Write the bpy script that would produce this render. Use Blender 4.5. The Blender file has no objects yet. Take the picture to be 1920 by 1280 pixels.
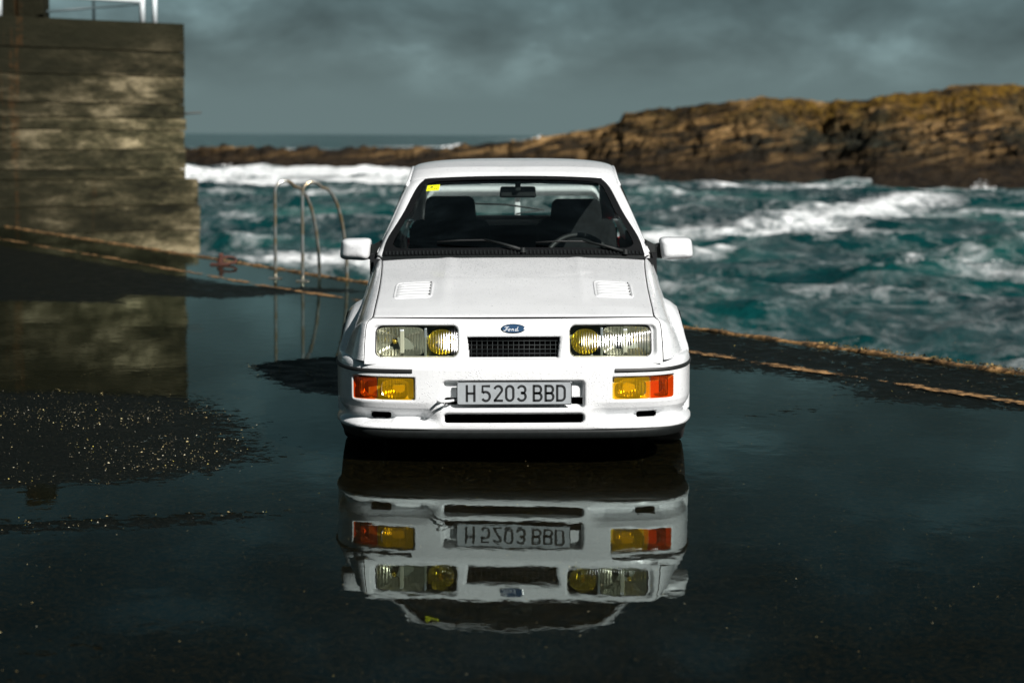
import bpy, bmesh, math, random
import numpy as np
from mathutils import Vector, Matrix

random.seed(7)
rng = np.random.default_rng(11)
R = math.radians
scene = bpy.context.scene
COL = scene.collection

# ------------------------------------------------------------------ camera
CAMH, CAMY, FPX = 1.496, -9.0, 3760.0
PITCH = math.atan(387.0 / FPX)
cam = bpy.data.cameras.new('camera')
cam.sensor_width = 36.0
cam.lens = 36.0 * FPX / 1920.0
cam.clip_start = 0.1
cam.clip_end = 20000
cam.dof.use_dof = True
cam.dof.focus_distance = 9.1
cam.dof.aperture_fstop = 2.8
camo = bpy.data.objects.new('camera', cam)
COL.objects.link(camo)
camo.matrix_world = (Matrix.Translation((-0.005, CAMY, CAMH)) @ Matrix.Rotation(math.pi / 2 - PITCH, 4, 'X')
                     @ Matrix.Rotation(R(0.38), 4, 'Z'))
scene.camera = camo

# ------------------------------------------------------------------ light
SUN_EL, SUN_AZ = R(36.0), R(37.0)       # azimuth: degrees to the right of straight behind the camera
sd = Vector((math.sin(SUN_AZ) * math.cos(SUN_EL), -math.cos(SUN_AZ) * math.cos(SUN_EL), math.sin(SUN_EL)))
sun = bpy.data.lights.new('sun', 'SUN')
sun.energy = 4.7
sun.angle = R(0.55)
sun.color = (1.0, 0.962, 0.925)
suno = bpy.data.objects.new('sun', sun)
COL.objects.link(suno)
suno.rotation_euler = sd.to_track_quat('Z', 'Y').to_euler()
suno.location = sd * 30

world = bpy.data.worlds.new('World')
scene.world = world
world.use_nodes = True
wn, wl = world.node_tree.nodes, world.node_tree.links
wn.clear()
def WN(t, **k):
    n = wn.new(t)
    for a, b in k.items(): setattr(n, a, b)
    return n
def ramp(n, stops):
    e = n.color_ramp.elements
    while len(e) > 1: e.remove(e[0])
    e[0].position = stops[0][0]; e[0].color = tuple(stops[0][1]) + (1,)
    for p, c in stops[1:]:
        k = e.new(p); k.color = tuple(c) + (1,)
out = WN('ShaderNodeOutputWorld')
sky = WN('ShaderNodeTexSky', sky_type='NISHITA', sun_disc=False, sun_elevation=SUN_EL, sun_rotation=math.pi - SUN_AZ)
bg1 = WN('ShaderNodeBackground'); bg1.inputs['Strength'].default_value = 0.05
wl.new(sky.outputs[0], bg1.inputs[0])
tc = WN('ShaderNodeTexCoord')
sep = WN('ShaderNodeSeparateXYZ'); wl.new(tc.outputs['Generated'], sep.inputs[0])
grad = WN('ShaderNodeValToRGB')
ramp(grad, [(0.0, (0.083, 0.119, 0.121)), (0.035, (0.078, 0.112, 0.115)), (0.075, (0.060, 0.094, 0.100)), (0.125, (0.057, 0.094, 0.102)), (0.16, (0.040, 0.073, 0.083)), (0.21, (0.014, 0.034, 0.043)),
            (0.3, (0.003, 0.011, 0.017)), (0.6, (0.022, 0.035, 0.040)), (1.0, (0.03, 0.045, 0.05))])
wl.new(sep.outputs['Z'], grad.inputs[0])
mp = WN('ShaderNodeMapping'); mp.inputs['Scale'].default_value = (1.0, 1.0, 2.1); mp.inputs['Rotation'].default_value = (0.0, 0.30, 0.0)
wl.new(tc.outputs['Generated'], mp.inputs[0])
cn = WN('ShaderNodeTexNoise'); cn.inputs['Scale'].default_value = 12.0; cn.inputs['Detail'].default_value = 7
cn.inputs['Roughness'].default_value = 0.55; cn.inputs['Distortion'].default_value = 0.18
wl.new(mp.outputs[0], cn.inputs[0])
cr = WN('ShaderNodeValToRGB'); ramp(cr, [(0.33, (0.58,) * 3), (0.45, (0.82,) * 3), (0.54, (1.06,) * 3), (0.66, (1.75,) * 3)])
wl.new(cn.outputs[0], cr.inputs[0])
hz = WN('ShaderNodeMapRange'); hz.inputs['From Min'].default_value = 0.015; hz.inputs['From Max'].default_value = 0.045
wl.new(sep.outputs['Z'], hz.inputs[0])
cm = WN('ShaderNodeMixRGB'); cm.inputs[1].default_value = (1, 1, 1, 1)
wl.new(hz.outputs[0], cm.inputs[0]); wl.new(cr.outputs[0], cm.inputs[2])
mu = WN('ShaderNodeMixRGB', blend_type='MULTIPLY'); mu.inputs[0].default_value = 1
wl.new(grad.outputs[0], mu.inputs[1]); wl.new(cm.outputs[0], mu.inputs[2])
bg2 = WN('ShaderNodeBackground'); bg2.inputs['Strength'].default_value = 1.0
wl.new(mu.outputs[0], bg2.inputs[0])
mx = WN('ShaderNodeMixShader'); mx.inputs[0].default_value = 0.985
wl.new(bg1.outputs[0], mx.inputs[1]); wl.new(bg2.outputs[0], mx.inputs[2]); wl.new(mx.outputs[0], out.inputs[0])

scene.view_settings.view_transform = 'Standard'
scene.view_settings.look = 'None'
scene.view_settings.gamma = 1.0
scene.view_settings.use_curve_mapping = False
scene.view_settings.exposure = 0.72
scene.render.engine = 'CYCLES'
scene.cycles.use_denoising = True
scene.cycles.max_bounces = 10
scene.cycles.transparent_max_bounces = 16
scene.cycles.glossy_bounces = 5
scene.cycles.caustics_reflective = False
scene.cycles.caustics_refractive = False
scene.cycles.sample_clamp_indirect = 6

# ------------------------------------------------------------------ geometry helpers
def ray(px, py):
    v = (py - 640.0) / FPX
    return Vector(((px - 960.0) / FPX, math.cos(PITCH) - v * math.sin(PITCH), -math.sin(PITCH) - v * math.cos(PITCH)))
def at(px, py, dist):
    r = ray(px, py); t = dist / r.y
    return Vector((r.x * t, CAMY + dist, CAMH + r.z * t))
def onplane(px, py, z=0.0):
    r = ray(px, py); t = (z - CAMH) / r.z
    return Vector((r.x * t, CAMY + r.y * t, z))
def F(dx, py, y):                     # car-space point from an offset off the car's centre line, at depth y
    p = at(960 + dx, py, y - CAMY); return (p.x, p.y, p.z)

def tag(o, label=None, cat=None, group=None, kind=None):
    if label: o['label'] = label
    if cat: o['category'] = cat
    if group: o['group'] = group
    if kind: o['kind'] = kind
    return o
def mesh(name, verts, faces, mat=None, parent=None, smooth=True, mats=None, fmat=None):
    me = bpy.data.meshes.new(name)
    me.from_pydata([tuple(v) for v in verts], [], faces if isinstance(faces, list) else faces.tolist())
    me.validate(); me.update()
    o = bpy.data.objects.new(name, me); COL.objects.link(o)
    for m in (mats or ([mat] if mat else [])): me.materials.append(m)
    if fmat is not None: me.polygons.foreach_set('material_index', np.asarray(fmat, dtype=np.int32))
    if smooth: me.polygons.foreach_set('use_smooth', [True] * len(me.polygons))
    if parent: o.parent = parent
    return o
def gridfaces(n, m):                  # n rows, m columns
    i = np.arange(n - 1)[:, None] * m + np.arange(m - 1)[None, :]
    return np.stack([i, i + 1, i + m + 1, i + m], -1).reshape(-1, 4)
def bm_obj(name, bm, mat, parent=None, smooth=False):
    me = bpy.data.meshes.new(name); bm.normal_update(); bm.to_mesh(me); bm.free()
    o = bpy.data.objects.new(name, me); COL.objects.link(o)
    if mat: me.materials.append(mat)
    if smooth: me.polygons.foreach_set('use_smooth', [True] * len(me.polygons))
    if parent: o.parent = parent
    return o
def bm_box(bm, c, s, bev=0.0, seg=2, rot=None, taper=None):
    b = bmesh.new(); bmesh.ops.create_cube(b, size=1.0)
    for v in b.verts:
        k = 1.0
        if taper and v.co.z > 0: k = taper
        v.co = Vector((v.co.x * s[0] * k, v.co.y * s[1], v.co.z * s[2]))
    if bev: bmesh.ops.bevel(b, geom=b.edges[:], offset=bev, segments=seg, affect='EDGES', profile=0.5)
    M = Matrix.Translation(c)
    if rot is not None: M = M @ rot
    b.transform(M)
    me = bpy.data.meshes.new('t'); b.to_mesh(me); b.free(); bm.from_mesh(me); bpy.data.meshes.remove(me)
def box(name, c, s, mat, parent=None, bev=0.0, seg=2, rot=None, taper=None, smooth=False):
    bm = bmesh.new(); bm_box(bm, c, s, bev, seg, rot, taper); return bm_obj(name, bm, mat, parent, smooth)
def tube_data(pts, rad, seg=10, caps=True):
    P = [Vector(p) for p in pts]; n = len(P); V = []; Fc = []
    rads = rad if isinstance(rad, (list, tuple)) else [rad] * n
    t0 = (P[1] - P[0]).normalized()
    up = Vector((0, 0, 1)) if abs(t0.z) < .9 else Vector((1, 0, 0))
    nrm = t0.cross(up).normalized()
    for i in range(n):
        t = (P[min(i + 1, n - 1)] - P[max(i - 1, 0)]).normalized()
        nrm = (nrm - t * nrm.dot(t)).normalized(); b = t.cross(nrm)
        for k in range(seg):
            a = 2 * math.pi * k / seg
            V.append(P[i] + (nrm * math.cos(a) + b * math.sin(a)) * rads[i])
    for i in range(n - 1):
        for k in range(seg):
            a, b2 = i * seg + k, i * seg + (k + 1) % seg
            Fc.append([a, b2, b2 + seg, a + seg])
    if caps:
        Fc.append(list(range(seg))[::-1]); Fc.append([(n - 1) * seg + k for k in range(seg)])
    return V, Fc
def tube(name, pts, rad, mat, parent=None, seg=10):
    V, Fc = tube_data(pts, rad, seg)
    return mesh(name, V, Fc, mat, parent)
def lathe(name, prof, mat, parent=None, seg=48, loc=(0, 0, 0), closed=False):   # profile of (radius, x) about the x axis
    V, Fc = [], []
    n = len(prof)
    for k in range(seg):
        a = 2 * math.pi * k / seg
        for r, x in prof: V.append((x, r * math.cos(a), r * math.sin(a)))
    for k in range(seg):
        k2 = (k + 1) % seg
        for i in range(n - (0 if closed else 1)):
            j = (i + 1) % n
            Fc.append([k * n + i, k * n + j, k2 * n + j, k2 * n + i])
    o = mesh(name, V, Fc, mat, parent); o.location = loc; return o
def catmull(K, n, closed=False):      # K: (k, d) keys -> n samples, uniform parameter
    K = np.asarray(K, float); k = len(K)
    t = np.linspace(0, k - 1, n); i = np.minimum(t.astype(int), k - 2); f = (t - i)[:, None]
    g = lambda j: K[np.clip(j, 0, k - 1)]
    p0, p1, p2, p3 = g(i - 1), g(i), g(i + 1), g(i + 2)
    p0 = np.where((i == 0)[:, None], 2 * p1 - p2, p0); p3 = np.where((i == k - 2)[:, None], 2 * p2 - p1, p3)
    return 0.5 * ((2 * p1) + (-p0 + p2) * f + (2 * p0 - 5 * p1 + 4 * p2 - p3) * f ** 2 + (-p0 + 3 * p1 - 3 * p2 + p3) * f ** 3)
def resample(P, n):
    P = np.asarray(P, float); d = np.r_[0, np.cumsum(np.linalg.norm(np.diff(P, axis=0), axis=1))]
    s = np.linspace(0, d[-1], n)
    return np.stack([np.interp(s, d, P[:, k]) for k in range(P.shape[1])], 1)
def solid(o, t, off=-1.0):
    m = o.modifiers.new('thickness', 'SOLIDIFY'); m.thickness = t; m.offset = off; return o
def sdrr(x, z, x0, x1, z0, z1, r):    # signed distance to a rounded rectangle
    cx, cz, hx, hz_ = (x0 + x1) / 2, (z0 + z1) / 2, (x1 - x0) / 2 - r, (z1 - z0) / 2 - r
    qx, qz = np.abs(x - cx) - hx, np.abs(z - cz) - hz_
    return np.hypot(np.maximum(qx, 0), np.maximum(qz, 0)) + np.minimum(np.maximum(qx, qz), 0) - r
def sstep(a, b, x):
    t = np.clip((x - a) / (b - a), 0, 1); return t * t * (3 - 2 * t)

def perlin(x, y, seed=0):
    r = np.random.default_rng(seed); perm = r.permutation(256); ga = r.random(256) * 2 * np.pi
    xi = np.floor(x).astype(int); yi = np.floor(y).astype(int); xf = x - xi; yf = y - yi
    u = xf ** 3 * (xf * (xf * 6 - 15) + 10); v = yf ** 3 * (yf * (yf * 6 - 15) + 10)
    def g(ix, iy, fx, fy):
        h = perm[(perm[ix & 255] + iy) & 255]; return np.cos(ga[h]) * fx + np.sin(ga[h]) * fy
    a = g(xi, yi, xf, yf); b = g(xi + 1, yi, xf - 1, yf); c = g(xi, yi + 1, xf, yf - 1); d = g(xi + 1, yi + 1, xf - 1, yf - 1)
    return (a + u * (b - a)) * (1 - v) + (c + u * (d - c)) * v
def fbm(x, y, oct=4, seed=0, gain=.5, ridged=False):
    s = 0; a = 1.0
    for k in range(oct):
        n = perlin(x * 2 ** k + 17.3 * k, y * 2 ** k - 9.1 * k, seed + k)
        if ridged: n = 0.5 - np.abs(n) * 1.6
        s = s + a * n; a *= gain
    return s
def attr(o, name, vals):
    a = o.data.attributes.new(name, 'FLOAT', 'POINT'); a.data.foreach_set('value', np.asarray(vals, dtype=np.float32).ravel())

# ------------------------------------------------------------------ material helpers
class NT:
    def __init__(s, name):
        s.m = bpy.data.materials.new(name); s.m.use_nodes = True
        s.n = s.m.node_tree.nodes; s.l = s.m.node_tree.links; s.n.clear()
        s.out = s.n.new('ShaderNodeOutputMaterial')
    def N(s, t, ins=None, **k):
        n = s.n.new(t)
        for a, b in k.items(): setattr(n, a, b)
        for a, b in (ins or {}).items(): s.put(n, a, b)
        return n
    def put(s, n, key, v):
        sock = n.inputs[key]
        if hasattr(v, 'outputs'): s.l.new(v.outputs[0], sock)
        elif isinstance(v, bpy.types.NodeSocket): s.l.new(v, sock)
        else:
            if sock.type == 'RGBA' and hasattr(v, '__len__') and len(v) == 3: v = tuple(v) + (1,)
            sock.default_value = v
    def pos(s, scale=(1, 1, 1), obj=False):
        t = s.N('ShaderNodeTexCoord'); g = s.N('ShaderNodeNewGeometry')
        return s.N('ShaderNodeMapping', {'Vector': t.outputs['Object'] if obj else g.outputs['Position'], 'Scale': scale})
    def noise(s, scale, detail=4, rough=.55, sc=(1, 1, 1), obj=False, dist=0.0, vec=None):
        return s.N('ShaderNodeTexNoise', {'Vector': vec or s.pos(sc, obj), 'Scale': scale, 'Detail': detail, 'Roughness': rough, 'Distortion': dist})
    def ramp(s, fac, stops):
        n = s.N('ShaderNodeValToRGB', {'Fac': fac})
        ramp(n, [(p, c if hasattr(c, '__len__') else (c,) * 3) for p, c in stops]); return n
    def mix(s, fac, a, b, mode='MIX'):
        return s.N('ShaderNodeMixRGB', {0: fac, 1: a, 2: b}, blend_type=mode)
    def math(s, op, a, b=0.0, clamp=False):
        return s.N('ShaderNodeMath', {0: a, 1: b}, operation=op, use_clamp=clamp)
    def attr(s, name): return s.N('ShaderNodeAttribute', attribute_name=name).outputs['Fac']
    def bump(s, h, strength=.3, dist=.01, normal=None):
        i = {'Height': h, 'Strength': strength, 'Distance': dist}
        if normal: i['Normal'] = normal
        return s.N('ShaderNodeBump', i)
    def bsdf(s, **k):
        b = s.N('ShaderNodeBsdfPrincipled')
        for a, v in k.items(): s.put(b, a.replace('_', ' '), v)
        return b
    def end(s, sh): s.l.new(sh.outputs[0], s.out.inputs['Surface']); return s.m
def simple(name, col, rough=.5, metal=0.0, noise=0.0, **k):
    t = NT(name); c = col
    if noise:
        n = t.noise(35, 4, obj=True); c = t.mix(1.0, col, t.ramp(n, [(.3, 1 - noise), (.7, 1 + noise)]), 'MULTIPLY')
        k['Normal'] = t.bump(t.noise(220, 2, obj=True), .15, .002)
    return t.end(t.bsdf(Base_Color=c, Roughness=rough, Metallic=metal, **k))
def clear_glass(name, tint, rough=0.0, ior=1.45, bumpf=None, refl=1.0):
    t = NT(name)
    tr = t.N('ShaderNodeBsdfTransparent', {'Color': tint})
    gl = t.N('ShaderNodeBsdfGlossy', {'Color': (refl,) * 3, 'Roughness': rough})
    g = t.N('ShaderNodeNewGeometry'); nrm = g.outputs['Normal']
    if bumpf:
        b = bumpf(t); t.put(gl, 'Normal', b); nrm = b
    dt = t.N('ShaderNodeVectorMath', {0: nrm, 1: g.outputs['Incoming']}, operation='DOT_PRODUCT')
    c = t.math('SUBTRACT', 1.0, t.math('ABSOLUTE', dt.outputs['Value']), True)
    f0 = ((ior - 1) / (ior + 1)) ** 2
    fr = t.math('ADD', f0, t.math('MULTIPLY', t.math('POWER', c, 5.0), 1 - f0))
    m = t.N('ShaderNodeMixShader', {0: fr, 1: tr, 2: gl}); return t.end(m)

# --- paint with rain beads
def paint_mat():
    t = NT('white_paint')
    v = t.N('ShaderNodeTexVoronoi', {'Vector': t.pos(obj=True), 'Scale': 95.0, 'Randomness': 1.0})
    bead = t.ramp(v.outputs['Distance'], [(.0, 1), (.16, .75), (.27, .0)])
    msk = t.ramp(t.noise(9, 3, obj=True), [(.40, 0), (.60, 1)])
    v2 = t.N('ShaderNodeTexVoronoi', {'Vector': t.pos(obj=True), 'Scale': 330.0})
    b2 = t.ramp(v2.outputs['Distance'], [(.0, .5), (.3, .0)])
    h = t.math('ADD', t.math('MULTIPLY', bead, msk), b2)
    orange = t.noise(38, 2, obj=True)
    nb = t.bump(h, .9, .0026, t.bump(orange, .03, .004))
    dirt = t.ramp(t.noise(4.5, 6, .65, obj=True), [(.30, (.63, .645, .655)), (.55, (.695, .712, .722))])
    speck = t.ramp(t.noise(240, 1, obj=True), [(.20, (.35, .33, .28)), (.25, (1, 1, 1))])
    c = t.mix(.6, dirt, speck, 'MULTIPLY')
    return t.end(t.bsdf(Base_Color=c, Roughness=.33, Specular_IOR_Level=.45, Coat_Weight=.7, Coat_Roughness=.06, Normal=nb))
PAINT = paint_mat()
BLACKPL = simple('black_plastic', (.008, .010, .010), .55, noise=.3, Specular_IOR_Level=.25)
BLACKRUB = simple('black_rubber', (.010, .011, .011), .55, noise=.2)
SEAL_SHADEM = simple('matt_black_seal_gap_shade', (.004, .0045, .005), .7, Specular_IOR_Level=.12)
GLOSSBLK = simple('gloss_black', (.008, .009, .010), .15)
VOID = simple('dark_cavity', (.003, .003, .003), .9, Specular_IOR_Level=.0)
CHROME = simple('chrome', (.75, .76, .76), .12, 1.0)
BADGEBLUE = simple('badge_blue', (.018, .050, .105), .2, Coat_Weight=1.0)
def refl_mat():
    t = NT('lamp_reflector')
    w = t.N('ShaderNodeTexWave', {'Vector': t.pos(obj=True), 'Scale': 22.0, 'Distortion': .6}, bands_direction='X')
    n = t.noise(60, 2, obj=True)
    b = t.bump(t.math('ADD', w, n), .45, .004)
    return t.end(t.bsdf(Base_Color=(.72, .74, .72), Metallic=1.0, Roughness=.30, Normal=b))
REFL = refl_mat()
def flute(sc, stren, d=.002):
    def f(t):
        w = t.N('ShaderNodeTexWave', {'Vector': t.pos(obj=True), 'Scale': sc, 'Distortion': 0.0}, bands_direction='X')
        return t.bump(w, stren, d)
    return f
LENS = clear_glass('headlamp_glass', (.90, .89, .76), .10, 1.5, flute(26, .5), .6)
YLENS = clear_glass('yellow_driving_lens', (.92, .78, .20), .16, 1.5, flute(30, .5), .45)
GLASS = clear_glass('window_glass', (.80, .86, .84), .0, 1.5)
def lamp_lens(name, col, em, sc):
    t = NT(name)
    w = t.N('ShaderNodeTexWave', {'Vector': t.pos(obj=True), 'Scale': sc}, bands_direction='X')
    c = t.mix(1.0, col, t.ramp(w, [(.2, (.75, .75, .75)), (.8, (1.15, 1.15, 1.15))]), 'MULTIPLY')
    d = t.bsdf(Base_Color=c, Roughness=.12, Coat_Weight=.6, Normal=t.bump(w, .35, .002))
    tr = t.N('ShaderNodeBsdfTransparent', {'Color': em})
    return t.end(t.N('ShaderNodeMixShader', {0: .70, 1: d, 2: tr}))
FOGL = lamp_lens('yellow_fog_lens', (.46, .27, .006), (.95, .62, .04), 34)
INDL = lamp_lens('orange_indicator_lens', (.36, .040, .003), (.95, .22, .015), 34)
SEATM = simple('charcoal_seat_cloth', (.0065, .0075, .008), .95, noise=.4, Specular_IOR_Level=.2)
TRIM = simple('dark_cabin_trim', (.006, .007, .008), .7, noise=.3, Specular_IOR_Level=.2)
TYRE = simple('tyre_rubber', (.013, .013, .013), .75, noise=.3)
RIM = simple('alloy_rim', (.45, .46, .47), .35, .9)
PLATE = simple('plate_face', (.29, .315, .33), .45, noise=.10)
INK = simple('plate_ink', (.008, .009, .010), .5)
YEL = simple('yellow_sticker', (.75, .80, .01), .5, noise=.15)
REDL = simple('red_lamp', (.45, .01, .01), .2, Coat_Weight=1)

# ------------------------------------------------------------------ pier edge geometry
EDGE_PX = [(1920, 694), (1288, 612), (650, 527), (400, 489), (0, 430)]
EP = [onplane(*p) for p in EDGE_PX]
# best straight line through the five
E = np.array([(p.x, p.y) for p in EP]); Ec = E.mean(0)
ED = np.array([E[-1] - E[0]])[0]; ED = ED / np.linalg.norm(ED)           # along the edge, to far left
EN = np.array([ED[1], -ED[0]]);                                             # towards the sea
if EN[1] < 0: EN = -EN
def edge_pt(s, inset=0.0, z=0.0):      # s metres from EP[1] towards far left, inset metres inland
    # slight real bend: interpolate through the surveyed points
    base = np.array([E[1][0], E[1][1]])
    ss = [(e - base) @ ED for e in E]; off = [(e - base) @ EN for e in E]
    o = np.interp(s, ss, off)
    if s > ss[-1]: o = off[-1]
    p = base + ED * s + EN * (o - inset)
    return Vector((p[0], p[1], z))
S0, S1 = -14.0, 34.0
SS = [S0 + (S1 - S0) * i / 480 for i in range(481)]

# ------------------------------------------------------------------ dry / wet map of the pier surface
def poly_sd(P, X, Y):                  # signed distance (negative inside)
    P = np.array([(q.x, q.y) for q in P]); n = len(P); d = np.full(X.shape, 1e9); inside = np.zeros(X.shape, bool)
    for i in range(n):
        a, b = P[i], P[(i + 1) % n]; e = b - a
        wx, wy = X - a[0], Y - a[1]; t = np.clip((wx * e[0] + wy * e[1]) / (e @ e), 0, 1)
        d = np.minimum(d, np.hypot(wx - e[0] * t, wy - e[1] * t))
        c = ((a[1] <= Y) & (b[1] > Y)) | ((b[1] <= Y) & (a[1] > Y))
        xx = a[0] + (Y - a[1]) / np.where(abs(e[1]) < 1e-9, 1e-9, e[1]) * e[0]
        inside ^= c & (X < xx)
    return np.where(inside, -d, d)
DRY = [  # outlines of the gravelly areas that stand out of the water, amount
    ([(-400, 742), (100, 738), (360, 748), (430, 772), (470, 800), (455, 822), (525, 850), (430, 888), (260, 912), (-400, 942)], 1.0, .35),
    ([(-400, 985), (0, 985), (200, 975), (420, 968), (600, 962), (430, 984), (200, 1004), (-400, 1030)], .95, .22),
    ([(462, 690), (520, 679), (640, 671), (760, 674), (760, 760), (640, 748), (560, 738), (510, 722), (480, 704)], 1.1, .22),
    ([(-500, 470), (0, 466), (200, 500), (330, 520), (450, 538), (660, 545), (690, 552), (560, 556), (420, 566), (250, 560), (230, 575), (0, 572), (-500, 575)], .9, .3),
    ([(700, 540), (1288, 614), (1600, 655), (1925, 697), (2600, 790), (2600, 850), (1900, 768), (1760, 762), (1620, 752), (1560, 722), (1440, 700), (1300, 694), (1180, 675), (1000, 620), (700, 565)], .85, .35),
    ([(1300, 778), (1450, 768), (1640, 748), (1760, 735), (1600, 758), (1450, 782), (1320, 790)], .55, .2),
    ([(-300, 1150), (150, 1160), (330, 1200), (150, 1300), (-300, 1330)], .35, .3),
]
def dryness(X, Y):
    D = np.zeros(X.shape)
    for px, amt, w in DRY:
        P = [onplane(*q) for q in px]
        sdv = poly_sd(P, X, Y)
        D = np.maximum(D, amt * (1 - sstep(-w, w, sdv)))
    return D

# pier surface sheet: fine near, reaching well behind the camera
def pier_grid():
    ys = np.r_[np.linspace(-30, -9, 20)[:-1], np.linspace(-9, -5, 30)[:-1], np.arange(-5, 26, .06), np.linspace(26, 60, 40), np.array([75., 100., 150., 220., 320.])]
    nu = 261
    V = []; 
    for y in ys:
        # sea-side limit of x at this y on the edge line
        sdir = (y - E[1][1]) / ED[1]
        p = edge_pt(max(min(sdir, 80), -40), 0.0)
        # correct so that the point lies on y
        xr = p.x + (y - p.y) * ED[0] / ED[1]
        xl = min(-9.0, xr - 14)
        u = np.linspace(0, 1, nu - 8)
        xs = np.r_[xl - np.array([260, 150, 80, 45, 25, 12, 6, 2.5]), xl + (xr - xl) * u]
        V.append(np.stack([xs, np.full(nu, y)], 1))
    return np.array(V)
PG = pier_grid(); PN, PM = PG.shape[:2]
PX, PY = PG[..., 0].ravel(), PG[..., 1].ravel()
PD = dryness(PX, PY)
def ground_mat():
    t = NT('wet_asphalt')
    dry = t.attr('dry')
    n1 = t.noise(55, 5, .7); n2 = t.noise(6, 5, .6); n3 = t.noise(260, 2, .6)
    c1 = t.ramp(n1, [(.30, (.0015, .0022, .002)), (.55, (.005, .0065, .0055)), (.72, (.020, .020, .014))])
    vor = t.N('ShaderNodeTexVoronoi', {'Vector': t.pos(), 'Scale': 75.0})
    sp = t.ramp(vor.outputs['Distance'], [(.0, 1), (.14, .0)])
    vm = t.ramp(t.N('ShaderNodeSeparateColor', {0: vor.outputs['Color']}), [(.84, 0), (.93, 1)])
    spm = t.math('MULTIPLY', sp, vm)
    bed = t.mix(t.math('MULTIPLY', t.ramp(n1, [(.44, 0), (.72, 1)]), 1.0), (.0016, .0026, .0020), (.024, .0185, .0065))
    bed = t.mix(t.math('MULTIPLY', spm, .9), bed, (.40, .30, .11))
    dcol = t.mix(t.math('MULTIPLY', spm, .5), c1, (.16, .14, .08))
    col = t.mix(t.ramp(dry, [(.15, 0), (.55, 1)]), bed, dcol)
    col = t.mix(.5, col, t.ramp(n2, [(.3, .5), (.7, 1.4)]), 'MULTIPLY')
    h = t.math('ADD', n1, t.math('MULTIPLY', n3, .4))
    b = t.bump(h, .9, .012)
    rough = t.ramp(n2, [(.35, .32), (.65, .55)])
    return t.end(t.bsdf(Base_Color=col, Roughness=rough, Specular_IOR_Level=.03, Normal=b))
zz = .012 * PD - .006 + .004 * fbm(PX * 3, PY * 3, 3, 5)
ground = mesh('ground', np.stack([PX, PY, np.minimum(zz, .0)], 1), gridfaces(PN, PM), ground_mat())
attr(ground, 'dry', PD); ground['kind'] = 'structure'

def puddle_mat():
    t = NT('puddle_water')
    dry = t.attr('dry')
    nz = t.noise(13, 9, .74); nz2 = t.noise(2.2, 4, .6)
    # coverage: the film breaks up where the gravel stands proud
    v = t.math('ADD', t.math('MULTIPLY', dry, .80), t.math('MULTIPLY', t.math('SUBTRACT', nz, .5), 2.1))
    v = t.math('ADD', v, t.math('MULTIPLY', t.math('SUBTRACT', nz2, .5), .6))
    cov = t.ramp(v, [(.44, 1), (.50, 0)])
    rip = t.noise(7, 3, .5, sc=(1, .7, 1)); rip2 = t.noise(45, 2, .5)
    hb = t.math('ADD', rip, t.math('MULTIPLY', rip2, .06))
    nb = t.bump(hb, .055, .01)
    g = t.N('ShaderNodeNewGeometry')
    dt = t.N('ShaderNodeVectorMath', {0: nb, 1: g.outputs['Incoming']}, operation='DOT_PRODUCT')
    fr = t.math('ADD', .02, t.math('MULTIPLY', t.math('POWER', t.math('SUBTRACT', 1.0, t.math('ABSOLUTE', dt.outputs['Value']), True), 5.0), .98))
    gl = t.N('ShaderNodeBsdfGlossy', {'Color': (.49, .57, .55), 'Roughness': .006, 'Normal': nb})
    # floating flecks of foam and sand
    vf = t.N('ShaderNodeTexVoronoi', {'Vector': t.pos(), 'Scale': 42.0})
    fm = t.math('MULTIPLY', t.ramp(vf.outputs['Distance'], [(.0, 1), (.07, 0)]), t.ramp(t.noise(1.1, 3), [(.48, 0), (.62, 1)]))
    fl = t.bsdf(Base_Color=(.35, .38, .36), Roughness=.6)
    tr = t.N('ShaderNodeBsdfTransparent', {'Color': (.80, .78, .70)})
    m = t.N('ShaderNodeMixShader', {0: fr, 1: tr, 2: gl})
    m = t.N('ShaderNodeMixShader', {0: t.math('MULTIPLY', fm, .8), 1: m, 2: fl})
    clear = t.N('ShaderNodeBsdfTransparent')
    return t.end(t.N('ShaderNodeMixShader', {0: cov, 1: clear, 2: m}))
FCS = gridfaces(PN, PM)
keep = (PD[FCS].min(1) < 1.5) & (PY[FCS].min(1) > -12)
puddle = mesh('puddle', np.stack([PX, PY, np.full(PX.shape, .006)], 1), FCS[keep], puddle_mat())
attr(puddle, 'dry', PD); puddle['kind'] = 'structure'

# pier body: quay face down into the sea
def conc_mat(name, cols, sc=1.0):
    t = NT(name)
    n = t.noise(2.2 * sc, 7, .65, sc=(1, 1, 2.2)); n2 = t.noise(30 * sc, 4)
    c = t.mix(.6, t.ramp(n, cols), t.ramp(n2, [(.3, .6), (.7, 1.3)]), 'MULTIPLY')
    return t.end(t.bsdf(Base_Color=c, Roughness=.75, Normal=t.bump(n2, .5, .01)))
QUAY = conc_mat('quay_concrete', [(.3, (.03, .03, .022)), (.6, (.12, .11, .08))])
V = []
for s in SS:
    for z in (-.03, -1.2, -4.0):
        p = edge_pt(s, 0.0, z); V.append(p)
q = mesh('quay_wall', V, gridfaces(len(SS), 3), QUAY, smooth=False); q['kind'] = 'structure'

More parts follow.
